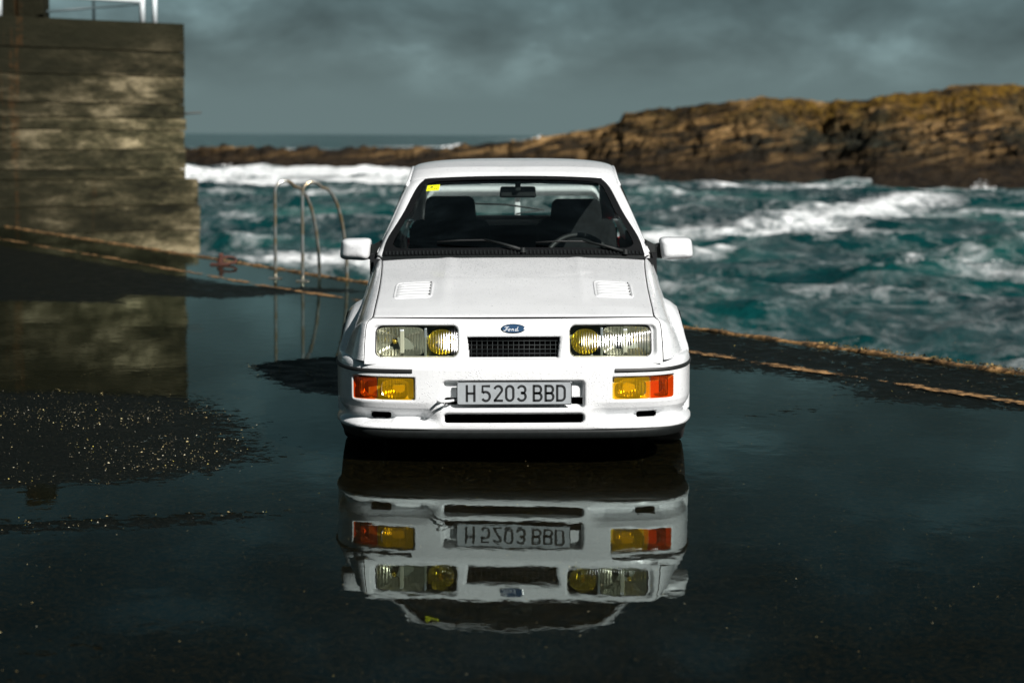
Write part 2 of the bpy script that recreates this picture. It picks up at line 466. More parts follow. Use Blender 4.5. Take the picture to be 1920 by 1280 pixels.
# raised, worn yellow edge of the pier
def worn_yellow(name, alpha):
    t = NT(name)
    n = t.noise(14, 6, .7); n2 = t.noise(2.0, 3); n3 = t.noise(60, 3)
    base = t.ramp(n, [(.38, (.016, .014, .009)), (.49, (.12, .066, .024)), (.61, (.38, .21, .080)), (.74, (.50, .36, .20))])
    base = t.mix(.6, base, t.ramp(n3, [(.3, .55), (.7, 1.3)]), 'MULTIPLY')
    b = t.bsdf(Base_Color=base, Roughness=.6, Normal=t.bump(n, .6, .015))
    if not alpha: return t.end(b)
    e = t.attr('edge')
    v = t.math('MULTIPLY', t.math('ADD', t.math('ADD', n, t.math('MULTIPLY', n2, 1.1)), e), .5)
    a = t.ramp(v, [(.52, 0), (.57, 1)])
    return t.end(t.N('ShaderNodeMixShader', {0: a, 1: t.N('ShaderNodeBsdfTransparent'), 2: b}))
KERBM = worn_yellow('worn_edge_paint', False); LINEM = worn_yellow('worn_line_paint', True)
prof = [(.085, -.012), (.078, .010), (.064, .019), (.030, .021), (.008, .015), (-.006, -.035)]
V = []
for i, s in enumerate(SS):
    w = .012 * math.sin(s * 3.1) + .010 * math.sin(s * 7.7 + 1)
    for d, z in prof:
        V.append(edge_pt(s, d + (w if d > .08 else 0), z + (.006 * math.sin(s * 11) if z > 0 else 0)))
k = mesh('pier_kerb', V, gridfaces(len(SS), len(prof)), KERBM); k['kind'] = 'structure'
V = []; ev = []
for i, s in enumerate(SS):
    w = .015 * math.sin(s * 1.7)
    for j in range(7):
        d = 1.05 + w + .14 * j / 6
        V.append(edge_pt(s, d, .0105)); ev.append(.10 - abs(j - 3) * .075)
pl = mesh('painted_line', V, gridfaces(len(SS), 7), LINEM); attr(pl, 'edge', ev); pl['kind'] = 'structure'

# ------------------------------------------------------------------ sea
SEAZ = -2.0
HH = CAMH - SEAZ
def sea_pt(px, py): 
    p = onplane(px, py, SEAZ); return p.x, p.y
ang = np.tan(np.linspace(R(-34), R(34), 620))
dist = np.r_[np.linspace(9, 34, 50)[:-1], np.geomspace(34, 200, 430)[:-1], np.geomspace(200, 12000, 110)]
AX, DY = np.meshgrid(ang, dist)
SX = AX * DY; SY = CAMY + DY
ss_ = DY / FPX
def waves(X, Y, D):
    z = np.zeros(X.shape); r = np.random.default_rng(5)
    for i in range(26):
        L = 3.0 * (1.22 ** (i % 13)) ; th = R(-100 + r.normal() * 32); k = 2 * np.pi / L
        ph = r.random() * 6.28; A = .020 * L ** .8 / 2.4
        A = A * np.clip(1.5 - D / (L * 60), 0, 1)
        w = np.sin(k * (X * np.cos(th) + Y * np.sin(th)) + ph + 1.2 * perlin(X / (L * 2.2) + i, Y / (L * 2.2), i))
        z += A * (1 - 2 * np.abs(w) ** .8 + .5)
    return z
WZ = waves(SX, SY, DY)
WZ = WZ + .10 * fbm(SX / 1.6, SY / 1.6, 3, 40, ridged=True) * np.clip(1.3 - DY / 160, 0, 1)
def px_of(X, Y): return 960 + FPX * X / np.hypot(Y - CAMY, 0.001)
# foam: water-surface bands laid out on the sea plane
FO = np.full(SX.shape, -.40)
FO += .9 * (WZ - WZ.mean())
def band(pts, w, amt, mode='max'):
    global FO
    P = np.array([sea_pt(*p) for p in pts]); wl_ = np.asarray(w if hasattr(w, '__len__') else [w] * len(pts), float)
    best = np.full(SX.shape, 9.0)
    wx = 1.2 * perlin(SX / 5, SY / 9, 77) ; wy = 3.0 * perlin(SX / 6, SY / 11, 78)
    for i in range(len(P) - 1):
        a, b = P[i], P[i + 1]; e = b - a
        X, Y = SX + wx - a[0], SY + wy - a[1]; t = np.clip((X * e[0] + Y * e[1]) / (e @ e), 0, 1)
        d = np.hypot(X - e[0] * t, Y - e[1] * t) / (wl_[i] + (wl_[i + 1] - wl_[i]) * t)
        best = np.minimum(best, d)
    FO = np.maximum(FO, amt - .55 * best ** 1.5 + .0 * FO) if mode == 'max' else FO
# far shore break below the reef, left of the car and seen through the cabin
band([(250, 338), (360, 336), (500, 338), (620, 338), (760, 336), (900, 337), (1000, 340)], [13, 13, 12, 13, 14, 10, 6], 1.0)
band([(340, 352), (480, 356), (640, 352), (800, 352), (960, 352)], [9] * 5, .60)
band([(300, 402), (420, 400), (520, 404), (700, 402)], [2.4] * 4, .26)
band([(380, 425), (440, 420), (660, 440)], 2.0, .25)
band([(380, 375), (520, 378), (700, 376)], 5, .30)
band([(560, 512), (640, 512), (700, 516)], 1.6, .5)
# right of the car
band([(1100, 350), (1200, 352), (1330, 356), (1420, 360), (1560, 352)], [6] * 5, .26)
band([(1150, 388), (1230, 392), (1300, 392)], 3, .32)
band([(1180, 476), (1280, 468), (1380, 448), (1500, 425), (1580, 412), (1660, 396), (1730, 382)], [1.8, 2.5, 3.1, 3.4, 3.1, 2.8, 1.7], .54)
band([(1180, 500), (1270, 498), (1370, 488)], [1.5, 1.5, .9], .50)
band([(1240, 528), (1330, 526), (1440, 548), (1560, 560), (1700, 574), (1800, 568)], [.7, .8, .7, .6, .6, .5], .22)
band([(1400, 500), (1500, 504), (1660, 520)], 1.0, .12)
band([(1700, 494), (1790, 486), (1850, 500), (1930, 510), (2100, 520)], [.9, 1.2, 2.0, 2.3, 2], .16)
band([(1700, 525), (1930, 545)], 1.6, .22)
band([(1560, 353), (1700, 362), (1930, 362)], 3.0, .30)
band([(1820, 408), (1960, 410)], 2.4, .28)
# open sea breakers beyond the reef
for a, b, y in ((350, 385, 283), (430, 475, 283), (800, 920, 277), (985, 1030, 262)):
    band([(a, y), (b, y)], 16 if y > 270 else 40, .75)
WZ2 = WZ + .20 * sstep(.15, .8, FO) * (1 + 1.2 * fbm(SX / 2.2, SY / 3.5, 3, 90)) * np.clip(1.2 - DY / 900, 0, 1)
far = sstep(150, 260, DY)
WZ2 = WZ2 * (1 - .7 * far)
# breaking crest against the shore
shore = FO > .45
def sea_mat():
    t = NT('sea_water')
    fo = t.attr('foam')
    ns = t.noise(.55, 9, .68, sc=(.75, .30, 1), dist=.9); nf = t.noise(2.6, 6, .7, sc=(.8, .4, 1), dist=.6)
    v = t.math('ADD', fo, t.math('MULTIPLY', t.math('SUBTRACT', ns, .5), 2.2))
    v = t.math('ADD', v, t.math('MULTIPLY', t.math('SUBTRACT', nf, .5), 1.1))
    lace = t.noise(.42, 8, .72, sc=(.55, .26, 1), dist=1.6)
    lc = t.ramp(lace, [(.45, 0), (.50, .11), (.53, .03), (.60, .02), (.70, .22)])
    f = t.ramp(v, [(.0, 0), (.06, .10), (.30, .32), (.62, 1)])
    f = t.math('MAXIMUM', f, t.math('MULTIPLY', lc, t.ramp(nf, [(.35, .3), (.6, 1.2)])))
    # glassy body colour varies with depth and suspended bubbles
    nb = t.noise(.16, 4, .6, sc=(.6, .35, 1))
    body = t.ramp(nb, [(.35, (.0008, .013, .016)), (.52, (.0012, .032, .032)), (.68, (.002, .066, .056))])
    foam = t.ramp(nf, [(.3, (.46, .50, .51)), (.6, (.74, .76, .76))])
    bump = t.bump(t.math('ADD', t.noise(1.6, 6, .65, sc=(1, .6, 1)), t.math('MULTIPLY', t.noise(7, 4, .6), .3)), .5, .35)
    w = t.bsdf(Base_Color=body, Roughness=.20, IOR=1.33, Specular_IOR_Level=.32, Normal=bump)
    g = t.bsdf(Base_Color=foam, Roughness=.9, Normal=t.bump(nf, .6, .3))
    return t.end(t.N('ShaderNodeMixShader', {0: f, 1: w, 2: g}))
sea = mesh('sea', np.stack([SX.ravel(), SY.ravel(), (SEAZ + WZ2).ravel()], 1), gridfaces(*SX.shape), sea_mat())
attr(sea, 'foam', FO); sea['kind'] = 'structure'
# seabed sheet carrying the scene beyond the modelled water on every side
sb = mesh('open_sea', [(-9000, -200, -3.6), (9000, -200, -3.6), (9000, 12000, -3.6), (-9000, 12000, -3.6)], [[0, 1, 2, 3]],
          simple('open_sea_water', (.002, .035, .036), .35, Specular_IOR_Level=.3), smooth=False); sb['kind'] = 'structure'

# ------------------------------------------------------------------ headland and reef
def rock_mat():
    t = NT('coastal_rock')
    ps = t.N('ShaderNodeSeparateXYZ', {0: t.N('ShaderNodeNewGeometry').outputs['Position']})
    dip = t.math('SUBTRACT', ps.outputs['Z'], t.math('MULTIPLY', ps.outputs['X'], .17))
    rot = t.N('ShaderNodeCombineXYZ', {0: t.math('MULTIPLY', ps.outputs['X'], .34), 1: t.math('MULTIPLY', ps.outputs['Y'], .10), 2: t.math('MULTIPLY', dip, 2.6)})
    n = t.noise(.75, 10, .70, vec=rot, dist=.35); n2 = t.noise(.11, 5, .6); n3 = t.noise(1.6, 6, .7); n4 = t.noise(.3, 5, .65)
    rock = t.ramp(n, [(.38, (.004, .004, .004)), (.47, (.018, .014, .008)), (.53, (.105, .062, .022)), (.60, (.33, .20, .080)), (.70, (.46, .33, .17))])
    lich = t.ramp(n3, [(.38, (.014, .012, .004)), (.52, (.14, .075, .008)), (.62, (.26, .15, .015)), (.7, (.17, .15, .015))])
    z = t.N('ShaderNodeSeparateXYZ', {0: t.N('ShaderNodeNewGeometry').outputs['Position']}).outputs['Z']
    rel = t.attr('rel')
    lm = t.math('MULTIPLY', t.ramp(rel, [(.45, 0), (.80, 1)]), t.ramp(n4, [(.36, 0), (.52, 1)]))
    gx = t.attr('veg')
    c = t.mix(t.math('MULTIPLY', lm, gx), rock, lich)
    scrub = t.ramp(n3, [(.35, (.005, .007, .004)), (.52, (.022, .025, .014)), (.66, (.075, .085, .065)), (.74, (.13, .15, .13))])
    sm = t.math('MULTIPLY', gx, t.ramp(n2, [(.42, 0), (.52, .9)]))
    sm = t.math('MULTIPLY', sm, t.ramp(rel, [(.2, 0), (.35, 1), (.75, 1), (.9, 0)]))
    c = t.mix(t.math('MULTIPLY', sm, .75), c, scrub)
    tide = t.ramp(z, [(.0, 1), (1.0, 0)]);  # z below datum: wet, weed covered
    wet = t.N('ShaderNodeMapRange', {0: z, 1: -1.2, 2: .9, 3: 1.0, 4: 0.0})
    low = t.ramp(rel, [(.10, .97), (.50, 0)]); c = t.mix(t.math('MULTIPLY', low, t.ramp(n4, [(.3, 1), (.62, .35)])), c, (.010, .0075, .003))
    c = t.mix(wet, c, t.ramp(n3, [(.38, (.004, .003, .002)), (.62, (.034, .023, .012))]))
    return t.end(t.bsdf(Base_Color=c, Roughness=.85, Specular_IOR_Level=.15, Normal=t.bump(t.math('ADD', n, t.math('MULTIPLY', n3, .6)), 1.0, .8)))
ROCK = rock_mat()
def terrain(name, ridge, front_py, back, n, m, depth, amp, veg, seed):
    rx = [p[0] for p in ridge]; ry = [p[1] for p in ridge]
    pxs = np.linspace(rx[0], rx[-1], n)
    rp = np.interp(pxs, rx, ry) + 2.8 * perlin(pxs / 13, pxs * 0 + .5, seed) + 2.5 * perlin(pxs / 47, pxs * 0 + .5, seed + 1)
    fp = np.interp(pxs, [p[0] for p in front_py], [p[1] for p in front_py])
    V = []; rel = []
    tv = np.r_[np.linspace(-.06, 1, m), 1.15, 1.4, 1.8]
    for i in range(n):
        f = onplane(pxs[i], fp[i], SEAZ); df = f.y - CAMY
        dr = df + depth(pxs[i])
        r = ray(pxs[i], rp[i]); zr = CAMH + r.z * dr / r.y
        D = df + (dr - df) * tv
        s = np.clip(tv, 0, 1)
        hgt = (SEAZ - .4) + (zr - SEAZ + .4) * (.25 * s ** .5 + .75 * s ** 1.05)
        hgt = np.where(tv < 0, SEAZ - 1.0, hgt)
        hgt = np.where(tv > 1, zr - (tv - 1) * (zr - SEAZ + 1.5) * 1.4, hgt)
        x = (pxs[i] - 960) / FPX * D
        V.append(np.stack([x, CAMY + D, hgt], 1)); rel.append(s)
    V = np.array(V); rel = np.array(rel); X, Y, Z = V[..., 0], V[..., 1], V[..., 2]
    w = np.sin(np.pi * np.clip(rel, 0, 1)) ** .5 * (rel < 1)
    # bedding planes dipping to the left, broken into ledges
    q_ = (Z * 1.0 - X * .17 + 1.2 * fbm(X / 9, Y / 9, 3, seed + 5))
    ledge = (q_ * 1.1) % 1.0
    led = sstep(0, .35, ledge) - ledge
    scale = np.clip((Z - SEAZ) / 2.0, .12, 1)
    dz = amp * scale * w * (1.0 * led + 1.0 * fbm(X / 3, Y / 5, 5, seed + 9, .6) + .9 * fbm(X / 1.3, Y / 2, 4, seed + 19, ridged=True) - .1)
    Z = Z + dz
    Y = Y + w * amp * .8 * fbm(X / 2, Y / 4, 4, seed + 33)
    o = mesh(name, np.stack([X, Y, Z], -1).reshape(-1, 3), gridfaces(n, len(tv)), ROCK)
    attr(o, 'rel', rel); attr(o, 'veg', np.broadcast_to(veg(pxs)[:, None], rel.shape).copy())
    o['kind'] = 'structure'; return o
HEAD = [(820, 285), (900, 277), (1000, 263), (1060, 250), (1120, 238), (1155, 229), (1168, 213), (1232, 203), (1245, 208), (1300, 196), (1340, 193),
        (1420, 181), (1480, 183), (1530, 188), (1600, 185), (1680, 173), (1755, 166), (1772, 156), (1830, 153), (1880, 156), (1925, 159), (2100, 165),
        (2400, 150), (2800, 170)]
terrain('headland', HEAD, [(820, 335), (1100, 338), (1200, 345), (1400, 352), (1540, 348), (1640, 357), (1930, 360), (2800, 372)], 0, 900, 170,
        lambda p: float(np.interp(p, [820, 1200, 1900, 2800], [14, 26, 42, 50])), .75, lambda p: np.interp(p, [1000, 1350, 1550], [0, .35, 1.0]), 3)
REEF = [(150, 296), (300, 290), (345, 284), (420, 280), (470, 284), (505, 281), (516, 284), (560, 283), (620, 284), (700, 280), (750, 282),
        (800, 281), (880, 279), (960, 275), (1040, 268), (1100, 262)]
terrain('reef', REEF, [(150, 326), (350, 322), (500, 330), (700, 328), (1100, 330)], 0, 520, 60,
        lambda p: 16.0, .85, lambda p: p * 0, 23)
terrain('shore_ledge', [(1540, 343), (1620, 346), (1800, 349), (2000, 348), (2500, 350)], [(1540, 353), (1620, 361), (1930, 366), (2500, 380)], 0, 300, 24,
        lambda p: 5.0, .3, lambda p: p * 0, 43)

# breaking spray where swell meets the reef and the quay: droplets and torn foam lumps
FOAMW = simple('spray_white', (.80, .82, .82), .9)
def spray(name, centre, size, n, lump, label_):
    bm = bmesh.new(); r = random.Random(name + str(n))
    for i in range(n):
        u = r.gauss(0, .5); h = abs(r.gauss(0, .5)) * math.exp(-(u * 1.3) ** 2)
        c = Vector((centre[0] + u * size[0], centre[1] + r.gauss(0, .3) * size[1], centre[2] + h * size[2]))
        s = lump * r.uniform(.25, 1.0) * (1.0 - .6 * min(1, h))
        M = Matrix.Translation(c) @ Matrix.Rotation(r.random() * 3, 4, 'Y') @ Matrix.Diagonal((s * 1.6, s, s * r.uniform(.5, 1.1), 1))
        bmesh.ops.create_icosphere(bm, subdivisions=1, radius=1, matrix=M)
    o = bm_obj(name, bm, FOAMW, smooth=True); o['kind'] = 'stuff'; return o
def spray_at(px, py, w, h, n, lump, dd=0):
    p = onplane(px, py, SEAZ); D = p.y - CAMY; s = FPX / D
    spray('sea_spray', (p.x, p.y + dd, SEAZ + .1), (w / s, 3.0, h / s), n, lump, '')
spray_at(425, 340, 40, 22, 260, .16)
spray_at(380, 338, 40, 10, 160, .16)
for x, h in ((600, 8), (680, 12), (745, 14), (820, 9), (560, 6), (500, 6)):
    spray_at(x, 337, 34, h, 150, .18)
spray_at(1900, 520, 60, 22, 240, .055)
spray_at(1760, 500, 40, 10, 120, .05)
spray_at(1840, 363, 26, 22, 130, .10)
spray_at(1010, 263.5, 18, 8, 60, .9)
spray_at(865, 279, 35, 7, 80, .55)

# ------------------------------------------------------------------ concrete breakwater wall
def wall_mat():
    t = NT('stained_concrete')
    tv_ = t.attr('tone'); off_ = t.N('ShaderNodeCombineXYZ', {0: t.math('MULTIPLY', tv_, 9.0), 1: 0.0, 2: t.math('MULTIPLY', tv_, 6.0)})
    pv_ = t.N('ShaderNodeVectorMath', {0: t.pos((.8, .8, 2.6)).outputs[0], 1: off_.outputs[0]}, operation='ADD')
    n = t.noise(.75, 10, .74, vec=pv_, dist=.15); n2 = t.noise(7, 6, .7, sc=(1, 1, 1.5)); n3 = t.noise(1.0, 4, .6, sc=(3.5, 3.5, .16)); n4 = t.noise(40, 3)
    c = t.ramp(n, [(.38, (.010, .010, .005)), (.46, (.030, .028, .014)), (.53, (.082, .070, .038)), (.60, (.23, .192, .115)), (.70, (.34, .285, .18))])
    c = t.mix(.75, c, t.ramp(n2, [(.32, .50), (.6, 1.15)]), 'MULTIPLY')
    tn_ = t.attr('tone'); c = t.mix(1.0, c, t.N('ShaderNodeCombineXYZ', {0: tn_, 1: tn_, 2: tn_}), 'MULTIPLY')
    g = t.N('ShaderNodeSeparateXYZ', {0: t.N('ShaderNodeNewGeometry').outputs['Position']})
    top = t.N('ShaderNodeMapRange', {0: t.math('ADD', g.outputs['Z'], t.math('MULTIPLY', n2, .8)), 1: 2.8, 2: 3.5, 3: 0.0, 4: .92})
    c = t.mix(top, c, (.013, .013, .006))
    vignette = t.N('ShaderNodeMapRange', {0: t.math('ADD', g.outputs['X'], t.math('MULTIPLY', n, 2.0)), 1: -7.0, 2: -4.7, 3: .92, 4: 0.0})  # lens vignette painted into the wall colour, darker towards the left
    c = t.mix(vignette, c, (.009, .009, .004))
    rust = t.math('MULTIPLY', t.ramp(n3, [(.62, 0), (.70, 1)]), t.ramp(n2, [(.4, 0), (.6, 1)]))
    c = t.mix(t.math('MULTIPLY', rust, .38), c, (.09, .035, .008))
    seams = t.N('ShaderNodeTexWave', {'Vector': t.pos((1, 1, 1)), 'Scale': 1.9, 'Distortion': .35, 'Detail': 2.0}, bands_direction='Z')
    c = t.mix(.25, c, t.ramp(seams, [(.0, .55), (.12, 1.0)]), 'MULTIPLY')
    h = t.math('ADD', n2, t.math('MULTIPLY', n4, .3))
    return t.end(t.bsdf(Base_Color=c, Roughness=.85, Specular_IOR_Level=.12, Normal=t.bump(h, .8, .05)))
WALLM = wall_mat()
DW = 33.7
wr = at(345, 253, DW); wdir = Vector((-2.4, -2.0, 0)).normalized(); wth = Vector((wdir.y, -wdir.x, 0))
if wth.y < 0: wth = -wth
wall = bpy.data.objects.new('breakwater_wall', None); COL.objects.link(wall); wall.location = (wr.x, wr.y, SEAZ - 1)
tag(wall, 'tall stained board-marked concrete breakwater wall rising left of the ladder', 'wall')
def zof(py): return at(345, py, DW).z
cuts = [zof(49), zof(103), zof(150), zof(201), zof(227), zof(249), zof(285), zof(321), zof(339), zof(388), zof(435), zof(480), -2.2, -3.2]
def wall_block(name, z1, z0, ext, prd, L=9.0, mat=WALLM, seed=0):
    # a course with an uneven front face
    nx, nz = 90, 5
    V = []; r = random.Random(seed)
    us = np.linspace(-ext, L, nx)
    for row in range(nz + 2):
        zt = z0 + .004 if row == 0 else z1 - .004 if row == nz + 1 else z0 + .010 + (z1 - z0 - .020) * (row - 1) / (nz - 1)
        ins = .016 if row in (0, nz + 1) else 0
        for u in us:
            o = prd - ins + .010 * math.sin(u * 3 + seed) + (r.random() - .5) * .008
            p = wdir * float(u) - wth * o
            V.append((p.x, p.y, zt - (SEAZ - 1)))
    n1 = len(V); nr = nz + 2
    fc = gridfaces(nr, nx).tolist()
    for row in (0, nr - 1):            # back edge
        zt = V[row * nx][2]
        for u in (us[0], us[-1]):
            p = wdir * float(u) + wth * 1.6; V.append((p.x, p.y, zt))
    b0, b1, t0, t1 = n1, n1 + 1, n1 + 2, n1 + 3
    fc.append([b0, b1] + [i for i in range(nx - 1, -1, -1)])
    fc.append([(nr - 1) * nx + i for i in range(nx)] + [t1, t0])
    fc.append([r_ * nx for r_ in range(nr)] + [t0, b0])
    fc.append([r_ * nx + nx - 1 for r_ in range(nr)][::-1] + [b1, t1])
    fc.append([b0, t0, t1, b1])
    return mesh(name, V, fc, mat, wall, smooth=False)
TONES = [.42, .55, .80, .86, 1.36, 1.5, 1.15, 1.05, .93, .77, 1.0, 1.47, .6]
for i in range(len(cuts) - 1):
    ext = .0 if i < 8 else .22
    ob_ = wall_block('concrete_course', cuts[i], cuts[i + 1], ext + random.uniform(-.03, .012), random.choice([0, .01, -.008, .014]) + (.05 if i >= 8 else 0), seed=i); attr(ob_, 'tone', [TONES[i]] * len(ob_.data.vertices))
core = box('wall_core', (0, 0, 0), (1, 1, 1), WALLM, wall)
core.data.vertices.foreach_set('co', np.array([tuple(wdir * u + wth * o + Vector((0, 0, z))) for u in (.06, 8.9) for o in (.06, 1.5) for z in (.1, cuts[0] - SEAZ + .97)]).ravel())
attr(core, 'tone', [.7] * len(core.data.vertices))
# loose iron rod sticking out of the wall end
p0 = at(346, 221, DW + .3); p1 = at(374, 215, DW + .3)
tube('iron_rod', [Vector(p0) - wall.location - Vector((.15, 0, -.02)), Vector(p1) - wall.location], .018, simple('rusty_iron_rod', (.05, .05, .045), .8), wall, 6)

# railing on top
WHITEP = simple('white_rail_paint', (.62, .68, .70), .45, noise=.15)
DKRAIL = simple('grey_rail_paint', (.05, .075, .08), .5, noise=.2)
ztop = cuts[0]
def wp(u, o, z): p = wr + wdir * u + wth * o; return Vector((p.x, p.y, z))
def u_of(px, o=.25):
    best = min((abs(960 + FPX * (wp(u, o, 0).x) / (wp(u, o, 0).y - CAMY) - px), u) for u in np.linspace(-1, 9, 2000)); return float(best[1])
def rail_thing(label, cat='railing'):
    e = bpy.data.objects.new('railing', None); COL.objects.link(e); e.location = wp(1.0, .25, ztop); tag(e, label, cat); return e
rl = rail_thing('white tubular railing along the top of the breakwater wall')
Lc = lambda v, r_: v - r_.location
up = [u_of(270), u_of(293, .5), u_of(5)]
tube('post', [Lc(wp(up[0], .25, ztop - .02), rl), Lc(wp(up[0], .25, ztop + .62), rl)], .045, WHITEP, rl)
tube('post', [Lc(wp(up[1], .5, ztop - .02), rl), Lc(wp(up[1], .5, ztop + .62), rl)], .040, WHITEP, rl)
tube('post', [Lc(wp(up[2], .25, ztop - .02), rl), Lc(wp(up[2], .25, ztop + .62), rl)], .045, WHITEP, rl)
uu = u_of(75)
zr0 = at(270, 9, DW).z
tube('rail', [Lc(wp(up[0] + .03, .25, zr0), rl), Lc(wp(uu, .25, zr0 + .02), rl)], .038, WHITEP, rl)
rl2 = rail_thing('thin dark grey railing bars behind the white railing on the wall')
ud, ue = u_of(180, .9), u_of(76, .9)
tube('rail', [Lc(wp(u_of(268, .9), .9, zr0 + .0), rl2), Lc(wp(ue, .9, zr0 - .22), rl2)], .022, DKRAIL, rl2)
tube('post', [Lc(wp(ud, .9, ztop - .02), rl2), Lc(wp(ud, .9, ztop + 1.0), rl2)], .025, DKRAIL, rl2)
tube('post', [Lc(wp(ue, .9, ztop - .02), rl2), Lc(wp(ue, .9, ztop + 1.0), rl2)], .04, DKRAIL, rl2)
bl = bpy.data.objects.new('concrete_block', None); COL.objects.link(bl); bl.location = wp(u_of(68, 1.0), 1.0, ztop)
tag(bl, 'dark weathered concrete block standing on the wall behind the railing', 'block')
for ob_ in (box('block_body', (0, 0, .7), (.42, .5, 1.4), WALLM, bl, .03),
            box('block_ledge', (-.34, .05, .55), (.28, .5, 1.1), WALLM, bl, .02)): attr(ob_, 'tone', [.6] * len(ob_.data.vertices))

# ------------------------------------------------------------------ bathing ladder
STEEL = NT('ladder_steel')
_n = STEEL.noise(9, 5, .6)
STEEL = STEEL.end(STEEL.bsdf(Base_Color=STEEL.ramp(_n, [(.4, (.46, .48, .46)), (.62, (.34, .26, .15))]), Metallic=.9, Roughness=.30))
la = onplane(515, 526); lb = onplane(566, 531)
lad = bpy.data.objects.new('swimming_ladder', None); COL.objects.link(lad); lad.location = (la.x, la.y, 0)
tag(lad, 'stainless steel bathing ladder with two curved handrails at the pier edge', 'ladder')
across = Vector((-EN[0], -EN[1], 0)); sea_dir = Vector((EN[0], EN[1], 0))
def handrail(base, reach):
    pts = []
    H = .90
    for z in np.linspace(-.02, H, 8): pts.append((0, z))
    rr = .115
    for a in np.linspace(10, 150, 9): pts.append((rr - rr * math.cos(R(a)), H + rr * .95 * math.sin(R(a))))
    x0, z0 = pts[-1]
    for t_ in np.linspace(.12, 1, 12):
        a = t_ * math.pi / 2
        pts.append((x0 + (reach - x0) * math.sin(a) ** .95, z0 * (1 - (1 - math.cos(a)) ** 1.05)))
    pts.append((reach, -.35)); pts.append((reach, -2.6))
    return [Vector(base) - lad.location + sea_dir * p[0] + Vector((0, 0, p[1])) for p in pts]
for b in (la, lb): tube('handrail', handrail(b, .50), .018, STEEL, lad, 12)
for b in (la, lb): box('foot_plate', Vector(b) - lad.location + Vector((0, 0, .012)), (.13, .13, .012), STEEL, lad, .003)
for k_ in range(7):
    z = -.25 - .3 * k_
    box('tread', (Vector(la) + Vector(lb)) / 2 - lad.location + sea_dir * .50 + Vector((0, 0, z)), (.06, (lb - la).length, .03), STEEL, lad, .004,
        rot=Matrix.Rotation(math.atan2(sea_dir.y, sea_dir.x), 4, 'Z'))

# rusty mooring cleat on the edge
RUST = NT('rust')
_n = RUST.noise(22, 6, .7)
RUST = RUST.end(RUST.bsdf(Base_Color=RUST.ramp(_n, [(.35, (.018, .006, .004)), (.65, (.10, .028, .012))]), Roughness=.8, Normal=RUST.bump(_n, .6, .01)))
mc = onplane(418, 501)
cl = bpy.data.objects.new('mooring_ring', None); COL.objects.link(cl); cl.location = mc
tag(cl, 'rusty iron mooring ring lying on the pier edge in front of the wall', 'mooring ring')
ring = []
for k_ in range(25):
    a = 2 * math.pi * k_ / 24; ring.append((.035 + .105 * math.cos(a), .02 + .06 * math.sin(a), .055 + .035 * math.sin(a)))
tube('ring', ring, .014, RUST, cl, 8)
box('base_plate', (-.05, 0, .014), (.20, .12, .024), RUST, cl, .006)
box('post', (-.03, 0, .075), (.05, .05, .12), RUST, cl, .012)

# ------------------------------------------------------------------ pebbles, shells, weeds
def scatter(name, n, region, zf, smin, smax, cols, seed, accept):
    r = np.random.default_rng(seed)
    X = r.uniform(region[0], region[1], n); Y = r.uniform(region[2], region[3], n)
    k_ = accept(X, Y, r); X, Y = X[k_], Y[k_]; n = len(X)
    base = np.array([(1, 0, 0), (0, 1, 0), (-1, 0, 0), (0, -1, 0), (0, 0, 1), (0, 0, -1)], float)
    tri = np.array([(0, 1, 4), (1, 2, 4), (2, 3, 4), (3, 0, 4), (1, 0, 5), (2, 1, 5), (3, 2, 5), (0, 3, 5)])
    S = smin * (smax / smin) ** (r.random(n) ** 2.2)
    a = r.random(n) * 6.28; sx = S * r.uniform(.8, 1.7, n); sy = S * r.uniform(.6, 1.1, n); sz = S * r.uniform(.25, .6, n)
    jit = r.uniform(.75, 1.25, (n, 6, 3))
    P = base[None] * jit * np.stack([sx, sy, sz], -1)[:, None, :]
    c, s_ = np.cos(a)[:, None], np.sin(a)[:, None]
    Vx = P[..., 0] * c - P[..., 1] * s_ + X[:, None]; Vy = P[..., 0] * s_ + P[..., 1] * c + Y[:, None]; Vz = P[..., 2] + zf
    V = np.stack([Vx, Vy, Vz], -1).reshape(-1, 3); Fc = (tri[None] + 6 * np.arange(n)[:, None, None]).reshape(-1, 3)
    o = mesh(name, V, Fc, cols, smooth=True); attr(o, 'tint', np.repeat(r.random(n), 6)); o['kind'] = 'stuff'; return o
t = NT('pebble')
PEB = t.end(t.bsdf(Base_Color=t.ramp(t.attr('tint'), [(.0, (.03, .028, .02)), (.45, (.09, .075, .04)), (.62, (.25, .19, .08)), (.8, (.42, .34, .16)), (.93, (.55, .52, .42)), (1.0, (.62, .50, .05))]), Roughness=.5))
scatter('gravel', 60000, (-4.2, -.3, -5, 6.5), .006, .0018, .0065, PEB, 3,
        lambda X, Y, r: r.random(len(X)) < np.clip(dryness(X, Y) - .25, 0, 1) * .50 * sstep(-.35, .35, fbm(X * 1.6, Y * 1.6, 3, 61)))
scatter('grit', 30000, (-2.5, 9, -4, 10), .005, .0015, .0045, PEB, 4,
        lambda X, Y, r: r.random(len(X)) < np.clip(dryness(X, Y) - .3, 0, 1) * .35 + .020)
scatter('pebbles', 14000, (-4.5, 4.5, -5, 3.5), .0035, .0008, .0036, PEB, 5, lambda X, Y, r: r.random(len(X)) < .6)
